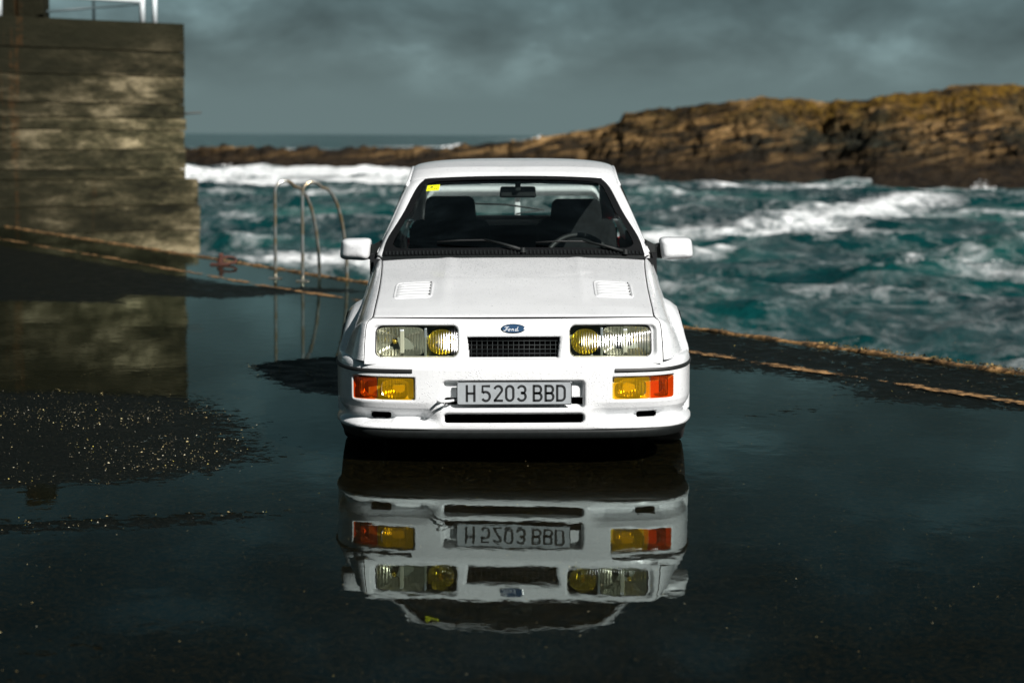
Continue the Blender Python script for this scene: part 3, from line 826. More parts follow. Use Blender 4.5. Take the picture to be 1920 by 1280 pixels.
# weeds and barnacle crust along the pier edge
t = NT('edge_weed')
WEED = t.end(t.bsdf(Base_Color=t.ramp(t.attr('tint'), [(.0, (.015, .016, .006)), (.6, (.07, .055, .016)), (1.0, (.24, .16, .05))]), Roughness=.7))
r = np.random.default_rng(9); n = 2100
sw = np.r_[r.uniform(-13, -1.6, n * 2 // 3), r.uniform(-1.6, 30, n // 3)]; V = []; Fc = []; tint = []
for i, s in enumerate(sw):
    p = edge_pt(float(s), r.uniform(-.01, .09), .025); a = r.random() * 6.28; h = r.uniform(.004, .014) * (1.2 if s < -1.6 else .5); w = r.uniform(.004, .011)
    d = Vector((math.cos(a), math.sin(a), 0)); lean = Vector((r.normal() * .012, r.normal() * .012, 0))
    k_ = len(V); V += [p - d * w, p + d * w, p + d * w * .7 + lean + Vector((0, 0, h)), p - d * w * .7 + lean + Vector((0, 0, h * .9))]
    Fc.append([k_, k_ + 1, k_ + 2, k_ + 3]); tint += [r.random()] * 4
wd = mesh('weeds', V, Fc, WEED, smooth=False); attr(wd, 'tint', tint); wd['kind'] = 'stuff'

# ================================================================== THE CAR
car = bpy.data.objects.new('parked_car', None); COL.objects.link(car)
tag(car, 'white three-door hatchback facing the camera, parked in a puddle on the pier', 'car')
TILT = -0.010
car.rotation_euler = (0, TILT, 0); car.location = (.0075, 0, 0)

# ---- body side: Bezier rows from the bonnet seam (A) over the shoulder (B) to the waist crease (C)
K = np.array([
    [[.683, .062, .478], [.742, .085, .478], [.806, .42, .478]],
    [[.680, .092, .565], [.738, .128, .570], [.808, .50, .480]],
    [[.672, .125, .640], [.728, .168, .638], [.810, .56, .483]],
    [[.650, .165, .666], [.722, .213, .662], [.812, .62, .485]],
    [[.648, .300, .694], [.730, .350, .694], [.812, .74, .485]],
    [[.655, .800, .778], [.732, .830, .774], [.815, .90, .485]],
    [[.678, 1.30, .853], [.732, 1.32, .854], [.820, 1.32, .485]],
    [[.712, 1.50, .870], [.742, 1.51, .845], [.820, 1.50, .485]],
    [[.728, 2.10, .885], [.765, 2.10, .855], [.828, 2.10, .485]],
    [[.732, 2.80, .900], [.772, 2.80, .865], [.828, 2.80, .485]],
    [[.725, 3.50, .925], [.770, 3.50, .890], [.826, 3.50, .485]],
    [[.695, 4.05, .945], [.750, 4.05, .910], [.810, 4.05, .485]],
    [[.660, 4.30, .940], [.715, 4.32, .900], [.780, 4.34, .485]],
])
NK = len(K)
def side_rows(t0, t1, n):
    t_ = np.linspace(t0, t1, n)
    full = catmull(K.reshape(NK, 9), (NK - 1) * 60 + 1)
    tt = np.linspace(0, NK - 1, (NK - 1) * 60 + 1)
    return np.stack([np.interp(t_, tt, full[:, k]) for k in range(9)], 1).reshape(n, 3, 3)
WHY = (.835, 3.445); WHZ, ARCH = .292, .338
def side_panel(name, t0, t1, n, sgn, lower=True, arch=None):
    rows = side_rows(t0, t1, n); nb = 40
    u = np.linspace(0, 1, nb)[None, :, None]
    A_, B_, C_ = rows[:, 0][:, None], rows[:, 1][:, None], rows[:, 2][:, None]
    P = (1 - u) ** 2 * A_ + 2 * u * (1 - u) * B_ + u ** 2 * C_
    if lower:
        zs = np.array([.45, .41, .37, .33, .29, .25, .21, .17]); dx = np.array([.004, .006, .006, .004, .0, -.006, -.018, -.04])
        L_ = np.repeat(C_, len(zs), 1).copy(); L_[..., 2] = zs; L_[..., 0] += dx
        P = np.concatenate([P, L_], 1)
    m = P.shape[1]; V = P.reshape(-1, 3).copy(); fc = gridfaces(n, m)
    if arch is not None:
        dy, dz = V[:, 1] - arch, V[:, 2] - WHZ; rr = np.hypot(dy, dz)
        ins = rr < ARCH
        near = ins & (rr > ARCH - .03)
        V[near, 1] = arch + dy[near] / rr[near] * ARCH; V[near, 2] = WHZ + dz[near] / rr[near] * ARCH
        bad = ins & ~near
        fc = fc[~bad[fc].any(1)]
    V[:, 0] *= sgn
    if sgn < 0: fc = fc[:, ::-1]
    o = mesh(name, V, fc, PAINT, car); solid(o, .006, 1.0 if False else -1.0); return o
for sg in (1, -1):
    side_panel('front_wing', 0, 6.62, 230, sg, True, WHY[0])
    side_panel('door', 6.65, 9.20, 90, sg)
    side_panel('rear_quarter_panel', 9.24, 12, 160, sg, True, WHY[1])
# flared wheel arches
_r = side_rows(0, 12, 700); _u = np.linspace(0, 1, 50)[None, :, None]
_P = ((1 - _u) ** 2 * _r[:, 0][:, None] + 2 * _u * (1 - _u) * _r[:, 1][:, None] + _u ** 2 * _r[:, 2][:, None]).reshape(-1, 3)
def surfx(y, z):
    zq = max(z, .487); i = np.argmin((_P[:, 1] - y) ** 2 + (_P[:, 2] - zq) ** 2); return float(_P[i, 0]) + (.005 if z < .46 else 0)
for sg in (1, -1):
    for wy in WHY:
        V = []; pr = [(.326, -.05), (.330, .022), (.342, .027), (.362, .026), (.388, .012), (.414, -.010)]
        n = 60
        for i in range(n):
            a = R(-14 + 208 * i / (n - 1))
            xs_ = surfx(wy + .37 * math.cos(a), WHZ + .37 * math.sin(a)) * .6 + .815 * .4
            for r_, off in pr:
                z = WHZ + r_ * math.sin(a); y = wy + r_ * math.cos(a)
                sx_ = surfx(y, z); x = (xs_ + off) if r_ < .37 else sx_ + (off + (xs_ - sx_) * .4 * (r_ < .40))
                V.append((sg * x, y, max(z, .17)))
        fc = gridfaces(n, len(pr)); fc = fc if sg < 0 else fc[:, ::-1]
        mesh('wheel_arch', V, fc, PAINT, car)

# ---- bonnet
def hoodz(x, y):
    c = np.interp(y, [.10, .13, .16, .30, .80, 1.30], [.661, .6695, .677, .706, .800, .874])
    e = np.interp(y, [.10, .165, .30, .80, 1.30], [.660, .666, .694, .778, .853])
    xe = np.interp(y, [.165, .80, 1.3], [.648, .655, .678])
    q_ = np.clip(np.abs(x) / xe, 0, 1.1)
    crease = .004 * np.exp(-((np.abs(x) - .33) / .035) ** 2)
    return c + (e - c) * q_ ** 2.6 + crease * sstep(.2, .6, y)
ny, nx = 120, 150
V = []
Aseam = side_rows(3.0, 6.0, 200)[:, 0]
for j in range(ny):
    v = j / (ny - 1)
    u = np.linspace(-1, 1, nx)
    y0 = .1275 + .038 * np.abs(u) ** 2.5; y1 = 1.275 + .05 * np.abs(u) ** 3
    y = y0 + .0045 + (y1 - y0) * v
    xe = np.interp(y, Aseam[:, 1], Aseam[:, 0]) - .0045
    x = u * xe; z = hoodz(x, y)
    z = z - .010 * np.exp(-(y - y0) / .010)
    V.append(np.stack([x, y, z], 1))
hood = mesh('bonnet', np.array(V).reshape(-1, 3), gridfaces(ny, nx), PAINT, car); solid(hood, .012)
# bonnet vents
for sg in (1, -1):
    x0, x1, y0, y1 = .396, .562, .475, .745
    vo = bpy.data.objects.new('bonnet_vent', None); COL.objects.link(vo); vo.parent = car
    fr = []; fcs = []
    # low raised frame as a ring
    N_ = 64
    for k_ in range(N_):
        a = 2 * math.pi * k_ / N_
        for (g, h) in ((.012, -.003), (.009, .003), (.003, .004), (.0, .001)):
            hx, hy = (x1 - x0) / 2 + g, (y1 - y0) / 2 + g
            ex = 2 / 9.0
            cx_ = math.copysign(abs(math.cos(a)) ** ex, math.cos(a)) * hx + (x0 + x1) / 2
            cy_ = math.copysign(abs(math.sin(a)) ** ex, math.sin(a)) * hy + (y0 + y1) / 2
            X_ = sg * cx_
            fr.append((X_, cy_, float(hoodz(np.array(X_), np.array(cy_))) + h))
    for k_ in range(N_):
        for q_ in range(3):
            a, b = k_ * 4 + q_, ((k_ + 1) % N_) * 4 + q_
            fcs.append([a, a + 1, b + 1, b])
    mesh('vent_frame', fr, fcs, PAINT, vo)
    for s_ in range(5):
        ya = y0 + .012 + (y1 - y0 - .02) * s_ / 5; yb = ya + (y1 - y0 - .02) / 5
        V = []; n = 16
        for i in range(n):
            X_ = sg * (x0 + .006 + (x1 - x0 - .012) * i / (n - 1))
            bul = .0048 * (1 - ((i / (n - 1)) * 2 - 1) ** 8)
            h0 = lambda yy: float(hoodz(np.array(X_), np.array(yy)))
            V += [(X_, ya, h0(ya) + .0012), (X_, ya + .003, h0(ya) + .001 + bul * .8), (X_, ya + .03, h0(ya + .03) + .001 + bul * 1.0), (X_, yb - .010, h0(yb) + .001 + bul * .6), (X_, yb + .001, h0(yb) + .001)]
        mesh('slat', V, gridfaces(n, 5), PAINT, vo)
    # solid black blocks standing in for the shaded openings at the louvre ends
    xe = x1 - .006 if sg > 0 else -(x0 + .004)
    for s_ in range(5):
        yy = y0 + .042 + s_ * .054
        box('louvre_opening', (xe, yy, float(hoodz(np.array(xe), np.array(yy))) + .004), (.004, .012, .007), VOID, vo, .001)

# ---- nose panel with lamp and grille recesses
A02 = side_rows(0.0, 3.0, 120)[:, 0]
o_ = np.argsort(A02[:, 2]); Az, Ax, Ay = A02[o_, 2], A02[o_, 0], A02[o_, 1]
def nosey(x, z):
    xe = np.interp(z, Az, Ax); ye = np.interp(z, Az, Ay); yc = .050 + (z - .478) * .43
    q_ = np.clip(np.abs(x) / xe, 0, 1.2)
    return yc + (ye - yc) * q_ ** 2.6
nz_, nx = 52, 380
zr = np.linspace(.462, .6645, nz_)
V = []; HOLE = []
for z in zr:
    xe = np.interp(z, Az, Ax) - .0045
    x = np.linspace(-xe, xe, nx); Z = np.full(nx, z); ax_ = np.abs(x)
    d = np.zeros(nx)
    s1 = sdrr(ax_, Z, .246, .656, .484, .640, .034); d += .020 * (1 - sstep(-.022, .002, s1))
    hl = sdrr(ax_, Z, .254, .628, .489, .6300, .030); d += .03 * (1 - sstep(-.006, .0, hl))
    top = (Z - .486) / (.579 - .486)
    gw = .203 + .010 * top
    gs = sdrr(ax_, Z, -gw, 0 + 0, .0, 1, .0) * 0 + np.maximum(sdrr(ax_, Z, -.5, 5, .487, .580, .0) * 0 + np.abs(Z - .5335) - .0465, ax_ - gw)
    s2 = np.maximum(np.abs(Z - .532) - .055, ax_ - gw - .011); d += .012 * (1 - sstep(-.016, .004, s2))
    d += .03 * (1 - sstep(-.004, .0, gs))
    y = nosey(x, Z) + d
    # rounded upper edge
    y = y + .010 * np.exp(-(.6645 - z) / .006)
    V.append(np.stack([x, y, Z], 1)); HOLE.append((hl < -.007) | (gs < -.005))
V = np.array(V).reshape(-1, 3); HOLE = np.array(HOLE).ravel()
fc = gridfaces(nz_, nx); fc = fc[~HOLE[fc].any(1)]
mesh('nose_panel', V, fc, PAINT, car)

# black tubes standing in for the shade inside the bonnet and nose shut lines
for sg in (1, -1):
    P_ = side_rows(0.0, 6.0, 160)[:, 0]
    tube('shut_line_shade', [(sg * (p[0] - .0022), p[1] + .002, p[2] - .0016) for p in P_], .0030, SEAL_SHADEM, car, 6)
tube('shut_line_shade', [(x, .1275 + .004 + .038 * min(1, abs(x) / .65) ** 2.5 - .001, .6655 - .002 * (abs(x) / .65) ** 2) for x in np.linspace(-.648, .648, 60)], .0036, SEAL_SHADEM, car, 6)

# grille
gr = bpy.data.objects.new('grille', None); COL.objects.link(gr); gr.parent = car
GRB = simple('grille_bar_plastic', (.014, .018, .018), .5, Specular_IOR_Level=.3)
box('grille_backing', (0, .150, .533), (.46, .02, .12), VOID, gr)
def ny_(x, z): return float(nosey(np.array(x), np.array(z)))
for k_ in range(17):
    x = -.192 + .024 * k_
    if abs(x) > .206: continue
    tube('grille_bar', [(x, ny_(x, .485) + .036, .484), (x, ny_(x, .582) + .036, .583)], .0017, GRB, gr, 6)
for k_ in range(4):
    z = .505 + .0185 * k_
    tube('grille_bar', [(-.214, ny_(.2, z) + .033, z), (0, ny_(0, z) + .033, z), (.214, ny_(.2, z) + .033, z)], .0017, GRB, gr, 6)

# headlights
def lens_mesh(name, x0, x1, z0, z1, r, yf, mat, parent, bulge=.010, res=26, sx=1, hole=None):
    """rounded-rectangle pane following a depth function, slightly domed"""
    xs = np.linspace(0, 1, res); V = []
    cx_, cz_, hx, hz_ = (x0 + x1) / 2, (z0 + z1) / 2, (x1 - x0) / 2, (z1 - z0) / 2
    rings = 8; N_ = 72
    V.append((sx * cx_, yf(cx_, cz_) - bulge, cz_)); Fc = []
    for q_ in range(1, rings + 1):
        f = q_ / rings
        for k_ in range(N_):
            a = 2 * math.pi * (k_ + .5) / N_; ca, sa = math.cos(a), math.sin(a)
            # point of rounded rectangle boundary along direction a
            lo, hi = 0.0, 2.0
            for _ in range(22):
                mid = (lo + hi) / 2
                if float(sdrr(np.array(cx_ + ca * mid * hx), np.array(cz_ + sa * mid * hz_), x0, x1, z0, z1, r)) > 0: hi = mid
                else: lo = mid
            x = cx_ + ca * lo * hx * f; z = cz_ + sa * lo * hz_ * f
            V.append((sx * x, yf(x, z) - bulge * (1 - f ** 4), z))
    for k_ in range(N_): Fc.append([0, 1 + k_, 1 + (k_ + 1) % N_])
    for q_ in range(rings - 1):
        for k_ in range(N_):
            a, b = 1 + q_ * N_ + k_, 1 + q_ * N_ + (k_ + 1) % N_
            Fc.append([a, a + N_, b + N_, b])
    return mesh(name, V, Fc, mat, parent)
def bowl(name, cx_, cz_, rx, rz, y0, depth, mat, parent, sq=2.0, hole=0.0):
    V = []; N_ = 40; rings = 10; Fc = []
    for q_ in range(rings + 1):
        f = hole + (1 - hole) * q_ / rings
        for k_ in range(N_):
            a = 2 * math.pi * k_ / N_
            c_ = math.copysign(abs(math.cos(a)) ** (2 / sq), math.cos(a)); s_ = math.copysign(abs(math.sin(a)) ** (2 / sq), math.sin(a))
            V.append((cx_ + rx * f * c_, y0 + depth * (1 - f * f), cz_ + rz * f * s_))
    for q_ in range(rings):
        for k_ in range(N_):
            a, b = q_ * N_ + k_, q_ * N_ + (k_ + 1) % N_
            Fc.append([a, a + N_, b + N_, b])
    Fc.append([k_ for k_ in range(N_)])
    return mesh(name, V, Fc, mat, parent)
HOUSING = simple('lamp_housing', (.20, .235, .235), .35, .35)
BULB = simple('bulb_cap', (.55, .40, .06), .25, .6)
for sg in (1, -1):
    h = bpy.data.objects.new('headlight', None); COL.objects.link(h); h.parent = car
    h['label'] = 'rectangular twin lamp behind clear glass with a round yellow inner lamp'
    yb = .125
    lens_mesh('lamp_housing', .252, .630, .487, .6320, .030, lambda x, z: ny_(x, z) + .088, HOUSING, h, 0, sx=sg)
    # main beam reflector, squarish
    bowl('main_reflector', sg * .516, .559, .108, .066, ny_(.5, .556) + .036, .06, REFL, h, 6.0, .02)
    bowl('inner_reflector', sg * .328, .556, .064, .058, ny_(.33, .556) + .038, .055, REFL, h, 2.2, .02)
    lens_mesh('driving_lens', .264, .392, .4985, .6215, .0605, lambda x, z: ny_(.33, z) + .026, YLENS, h, .010, sx=sg)
    box('lamp_divider', (sg * .402, ny_(.4, .556) + .042, .556), (.012, .05, .128), HOUSING, h, .003)
    box('bright_strip', (sg * .510, ny_(.5, .556) + .040, .559), (.020, .02, .11), simple('pale_lamp_strip', (.42, .45, .45), .3), h, .004)  # bright upright strip painted as pale grey colour instead of a chrome reflection
    bm = bmesh.new(); bmesh.ops.create_uvsphere(bm, u_segments=14, v_segments=8, radius=.011, matrix=Matrix.Translation((sg * .33, ny_(.33, .556) + .055, .560)))
    bm_obj('bulb', bm, BULB, h, True)
    bm = bmesh.new(); bmesh.ops.create_uvsphere(bm, u_segments=14, v_segments=8, radius=.012, matrix=Matrix.Translation((sg * .545, ny_(.5, .556) + .07, .555)))
    bm_obj('bulb', bm, BULB, h, True)
    lens_mesh('lens', .2555, .6265, .4900, .6290, .029, lambda x, z: ny_(x, z) + .016, LENS, h, .008, sx=sg)
    # dark seal round the glass
    N_ = 96; ptsr = []
    for k_ in range(N_ + 1):
        a = 2 * math.pi * k_ / N_; ca, sa = math.cos(a), math.sin(a); lo, hi = 0.0, 2.0
        for _ in range(20):
            mid = (lo + hi) / 2
            if float(sdrr(np.array(.441 + ca * mid * .187), np.array(.5595 + sa * mid * .0703), .254, .628, .489, .6300, .030)) > 0: hi = mid
            else: lo = mid
        x, z = .441 + ca * lo * .187, .5595 + sa * lo * .0703
        ptsr.append((sg * x, ny_(x, z) + .018, z))
    tube('lamp_seal', ptsr, .0028, BLACKRUB, h, 6)

# badge
bg = bpy.data.objects.new('badge', None); COL.objects.link(bg); bg.parent = car
bg['label'] = 'small blue oval badge with silver script'
bz, bx = .618, -.001
by = ny_(0, bz)
def oval(name, rx, rz, y0, th, mat):
    V = []; N_ = 48; tl = .43
    for f, dy in ((1.0, 0.0), (1.0, -th), (.94, -th - .001), (.0, -th - .0012)):
        for k_ in range(N_):
            a = 2 * math.pi * k_ / N_; zz_ = rz * f * math.sin(a)
            V.append((bx + rx * f * math.cos(a), y0 + zz_ * tl + dy, bz + zz_))
    Fc = []
    for q_ in range(3):
        for k_ in range(N_):
            a, b = q_ * N_ + k_, q_ * N_ + (k_ + 1) % N_
            Fc.append([a, b, b + N_, a + N_])
    return mesh(name, V, Fc, mat, bg, smooth=False)
oval('badge_rim', .0555, .0205, by + .002, .006, CHROME); oval('badge_face', .0520, .0178, by + .001, .0062, BADGEBLUE)
def ribbon(bm, pts, w, th, y0, tilt=0.0, zc=0.0, dw=None):
    """flat stroke of width w in the x-z plane, facing -y, thickness th"""
    P = [Vector((p[0], 0, p[1])) for p in pts]; n = len(P); L_ = []; R_ = []
    for i in range(n):
        t_ = (P[min(i + 1, n - 1)] - P[max(i - 1, 0)]).normalized(); nn = Vector((t_.z, 0, -t_.x))
        ww = (dw[i] if dw else w) / 2
        L_.append(P[i] + nn * ww); R_.append(P[i] - nn * ww)
    def mk(p, dy): return bm.verts.new((p.x, y0 + (p.z - zc) * tilt + dy, p.z))
    F1 = [[mk(a, -th), mk(b, -th), mk(a, 0), mk(b, 0)] for a, b in zip(L_, R_)]
    for i in range(n - 1):
        a, b = F1[i], F1[i + 1]
        for q_ in ((0, 1), (2, 0), (1, 3)): bm.faces.new((a[q_[0]], a[q_[1]], b[q_[1]], b[q_[0]]))
    bm.faces.new((F1[0][0], F1[0][1], F1[0][3], F1[0][2])); bm.faces.new((F1[-1][0], F1[-1][1], F1[-1][3], F1[-1][2]))
def arc(cx_, cz_, rx, rz, a0, a1, n=10): return [(cx_ + rx * math.cos(R(a0 + (a1 - a0) * i / (n - 1))), cz_ + rz * math.sin(R(a0 + (a1 - a0) * i / (n - 1)))) for i in range(n)]
bm = bmesh.new()
sc_ = lambda pts, ox, oz: [(bx + ox + (p[0] + p[1] * .28) * .0105, bz + oz + p[1] * .0105) for p in pts]
strokes = [  # flowing script, four letters
    ([(-.2, .95), (.3, 1.15), (.9, 1.0), (1.5, 1.15), (1.7, .95)], -.040, -.004),
    ([(.95, 1.0), (.85, .3), (.6, -.5), (.1, -.75), (-.2, -.45), (.05, -.2)], -.040, -.004), ([(.3, .25), (.8, .3), (1.3, .3)], -.040, -.004),
    (arc(.3, -.15, .38, .42, 90, 450, 14), -.022, -.004), ([(.5, .25), (1.0, .05)], -.022, -.004),
    ([(.1, .25), (.25, -.55)], -.008, -.004), ([(.2, -.1), (.4, .22), (.75, .28), (.85, .1)], -.008, -.004), ([(.85, .1), (.8, -.45), (1.2, -.5)], -.008, -.004),
    (arc(.4, -.15, .40, .42, 60, 380, 14), .009, -.004), ([(.95, 1.15), (.85, .3), (.85, -.45), (1.2, -.55), (1.5, -.35)], .009, -.004)]
for st, ox, oz in strokes: ribbon(bm, sc_(st, ox, oz), .0019, .0008, by - .0058, .43, bz)
bm_obj('badge_script', bm, simple('silver_script', (.75, .77, .78), .3), bg)

# ---- bumper
plan_keys = [(0, .0), (.20, .002), (.40, .012), (.56, .034), (.68, .075), (.750, .14), (.797, .235), (.825, .36), (.836, .47), (.838, .53)]
hp = resample(catmull(plan_keys, 200), 190)
plan = np.concatenate([np.stack([-hp[:0:-1, 0], hp[:0:-1, 1]], 1), hp], 0)
tn = np.gradient(plan, axis=0); tn /= np.linalg.norm(tn, axis=1)[:, None]
nin = np.stack([-tn[:, 1], tn[:, 0]], 1)                      # inward normal (towards +y at the centre)
zb = np.r_[np.linspace(.163, .480, 84)]
bx_, by_ = plan[:, 0], plan[:, 1]; axx = np.abs(bx_)
rows = []; hole = []
for z in zb:
    Z = np.full(len(bx_), z)
    outer = sstep(.325, .43, axx)
    mid = np.interp(z, [.163, .172, .20, .26, .31, .44, .455, .467, .474, .480], [.010, .002, .0, .0, .0, .0, .003, .010, .018, .030])
    out_ = (1 - .5 * sstep(.68, .78, axx)) * np.interp(z, [.163, .172, .184, .193, .203, .213, .228, .243, .262, .288, .31, .44, .455, .467, .474, .480], [.004, -.010, -.008, .012, .040, .056, .052, .034, .012, .001, .0, .0, .003, .010, .018, .030])
    d = mid + (out_ - mid) * outer
    # scooped ducts blend the undercut outwards
    s_ = sdrr(axx, Z, .322 * -1, .322, .262, .391, .018); d += .034 * (1 - sstep(-.010, .003, s_))
    a_ = sdrr(axx, Z, -.318, .318, .273, .312, .012); d += .03 * (1 - sstep(-.008, .0, a_))
    b_ = sdrr(axx, Z, -.322, .322, .193, .243, .022); d += .030 * (1 - sstep(-.014, .004, b_))
    near = 1 - sstep(-.02, .03, sdrr(axx, Z, .568, .702, .196, .250, .02)); d = d * (1 - near) + np.minimum(d, .050) * near
    c_ = sdrr(axx, Z, .556, .704, .192, .250, .022); d += .018 * (1 - sstep(-.020, .008, c_)) 
    c2 = sdrr(axx, Z, .578, .688, .206, .240, .014); d += .03 * (1 - sstep(-.006, .0, c2))
    l_ = sdrr(axx, Z, .449, .737, .300, .406, .008); d += .040 * (1 - sstep(-.006, .001, l_))
    wv = .0015 * np.sin(bx_ * 31) * sstep(.2, .3, .5 - np.abs(Z - .2))
    rows.append(np.stack([bx_ + nin[:, 0] * d, by_ + nin[:, 1] * d, Z - .0 + .004 * sstep(.6, .85, axx) * (z > .40)], 1))
    hole.append((a_ < -.005) | (b_ < -.0075) | (c2 < -.003))
# shelf turning in towards the nose panel
for dd, zz_ in ((.040, .4835), (.055, .4845), (.075, .4845)):
    rows.append(np.stack([bx_ + nin[:, 0] * dd, by_ + nin[:, 1] * dd, np.full(len(bx_), zz_) + .004 * sstep(.6, .85, axx)], 1)); hole.append(np.zeros(len(bx_), bool))
# underside lip turned in
lo_ = rows[0].copy(); lo_[:, :2] += nin * .03; lo_[:, 2] = .160
rows.insert(0, lo_); hole.insert(0, np.zeros(len(bx_), bool))
V = np.array(rows).reshape(-1, 3); HM = np.array(hole).ravel(); fc = gridfaces(len(rows), len(bx_)); fc = fc[~HM[fc].any(1)]
mesh('bumper', V, fc, PAINT, car)
def along(x):                                                  # plan depth of the bumper skin at |x|
    return float(np.interp(abs(x), hp[:, 0], hp[:, 1]))
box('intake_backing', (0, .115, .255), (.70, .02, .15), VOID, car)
box('intake_floor', (0, .09, .192), (.66, .05, .006), BLACKPL, car)
for sg in (1, -1):
    d_ = bpy.data.objects.new('brake_duct', None); COL.objects.link(d_); d_.parent = car
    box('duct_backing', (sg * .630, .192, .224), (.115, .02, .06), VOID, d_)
    bm = bmesh.new()
    for k_ in range(8): bm_box(bm, (sg * (.590 + .0125 * k_), .140 + .0045 * k_, .236), (.004, .004, .014))
    bm_obj('duct_mesh', bm, BLACKPL, d_)
# black lip spoiler
V = []
for i in range(len(plan)):
    p = plan[i]; nn = nin[i]; ext = sstep(.3, .5, float(abs(p[0])))
    zt = .166 + .012 * float(sstep(.50, .86, abs(p[0])))
    for dd, zz_ in ((.034, zt - .002), (.004, zt), (-.003, zt - .006), (-.001, .150), (.008, .128), (.020, .120), (.06, .121)):
        q_ = p + nn * (dd + .012 * float(sstep(.60, .86, abs(p[0]))) * (zz_ < .16))
        V.append((q_[0], q_[1], zz_))
mesh('lip_spoiler', V, gridfaces(len(plan), 7), BLACKPL, car)
# black rubbing strip wrapped round each corner
for sg in (1, -1):
    V = []; ii = [i for i in range(len(plan)) if sg * plan[i][0] > .458]
    if sg < 0: ii = ii[::-1]
    for i in ii:
        p, nn = plan[i], nin[i]
        rise = .006 * float(sstep(.68, .86, abs(p[0])))
        for dd, zz_ in ((.004, .4245), (-.005, .4265), (-.007, .434), (-.005, .4415), (.004, .4435)):
            q_ = p + nn * dd; V.append((q_[0], q_[1], zz_ + rise))
    fc = gridfaces(len(ii), 5).tolist() + [[0, 1, 2, 3, 4]]
    mesh('rubbing_strip', V, fc, BLACKRUB, car, smooth=False)
# fog lamps and indicators
for sg in (1, -1):
    f_ = bpy.data.objects.new('front_lamp_cluster', None); COL.objects.link(f_); f_.parent = car
    f_['label'] = 'bumper lamp with a yellow fog lens and an orange indicator lens'
    yf = None
    lens_mesh('cluster_housing', .447, .738, .299, .407, .008, lambda x, z: along(x) + .045, GLOSSBLK, f_, 0, sx=sg)
    lens_mesh('fog_lens', .4545, .6185, .3040, .4005, .008, lambda x, z: along(x) + .006, FOGL, f_, .004, sx=sg)
    bowl('fog_reflector', sg * .537, .352, .066, .042, along(.537) + .014, .032, REFL, f_, 3.0, .02)
    lens_mesh('indicator_lens', .6225, .7330, .3040, .4025, .007, lambda x, z: along(x) + .006, INDL, f_, .004, sx=sg)
    bowl('indicator_reflector', sg * .668, .352, .038, .040, along(.70) + .010, .03, REFL, f_, 3.0, .02)

# ---- number plate
npl = bpy.data.objects.new('number_plate', None); COL.objects.link(npl); npl.parent = car
npl['label'] = 'silver front number plate with black characters, fixed in the bumper recess'
pz, px0 = .3345, .0025
bmp = bmesh.new(); bm_box(bmp, (px0, .004, pz), (.520, .006, .106), .004, 2)
bm_obj('plate_panel', bmp, PLATE, npl)
fr_ = []
for k_ in range(64 + 1):
    a = 2 * math.pi * k_ / 64; ca, sa = math.cos(a), math.sin(a); lo, hi = 0., 2.
    for _ in range(20):
        mid = (lo + hi) / 2
        if float(sdrr(np.array(px0 + ca * mid * .2595), np.array(pz + sa * mid *   .0520), px0 - .2585, px0 + .2585, pz - .0515, pz + .0515, .008)) > 0: hi = mid
        else: lo = mid
    fr_.append((px0 + ca * lo * .2595, .0015, pz + sa * lo * .0520))
tube('plate_rim', fr_, .0018, INK, npl, 6)
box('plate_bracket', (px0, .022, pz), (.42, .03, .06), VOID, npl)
W_, H_ = .0440, .0765
def glyph(ch):
    w, h = W_ / 2 - .005, H_ / 2 - .005; m_ = .0
    if ch == 'H': return [[(-w, -h - .005), (-w, h + .005)], [(w, -h - .005), (w, h + .005)], [(-w, 0), (w, 0)]]
    if ch == '5': return [[(w, h), (-w, h), (-w, h * .14), (-w * .55, h * .14)] , [(-w * .9, h * .05)] + [(-w * .5, h * .20)] + arc(-.002, -h + .0195, w + .001, .0205, 95, -150, 16)]
    if ch == '2': return [arc(0, h - .0175, w, .0175, 165, -15, 12) + [(w * .55, h * .05), (-w, -h), (-w + .0005, -h)], [(-w - .003, -h), (w + .004, -h)]]
    if ch == '0': return [arc(0, h - .017, w * .95, .017, 0, 180, 12) + arc(0, -h + .017, w * .95, .017, 180, 360, 12) + [(w * .95, h - .017)]]
    if ch == '3': return [arc(-.001, h - .0170, w, .0170, 160, -75, 14) + [(-.004, h * .06)], [(-.004, h * .06)] + arc(-.001, -h + .0185, w + .001, .0185, 80, -160, 14)]
    if ch == 'B': return [[(-w, -h - .005), (-w, h + .005)], [(-w, h)] + [(w * .2, h)] + arc(w * .2, h - .0165, w * .75, .0165, 90, -90, 9) + [(-w, h - .033)], [(-w, h - .033), (w * .2, h - .033)] + arc(w * .2, -h + (.2 * 0 + (h * 2 - .033) / 2), w * .85, (h * 2 - .033) / 2, 90, -90, 10) + [(-w, -h)]]
    if ch == 'D': return [[(-w, -h - .005), (-w, h + .005)], [(-w, h), (0, h)] + arc(0, h - .018, w, .018, 90, 0, 7) + arc(0, -h + .018, w, .018, 0, -90, 7) + [(-w, -h)]]
for ch, off in zip('H5203BBD', (-80, -50.8, -28.6, -7.1, 15.4, 44.6, 66.7, 88.2)):
    bm = bmesh.new(); ox = off / 411.5
    for st in glyph(ch): ribbon(bm, [(ox + p[0], pz + .0 + p[1]) for p in st], .0102, .0010, .0006)
    bm_obj('letter', bm, INK, npl)
# towing eye
tube('tow_eye', [(-.262, .06, .298), (-.275, .02, .300), (-.30, -.035, .303), (-.325, -.052, .304), (-.342, -.040, .303), (-.338, -.010, .300), (-.315, .012, .298), (-.285, .010, .298)], .0062, PAINT, car, 10)

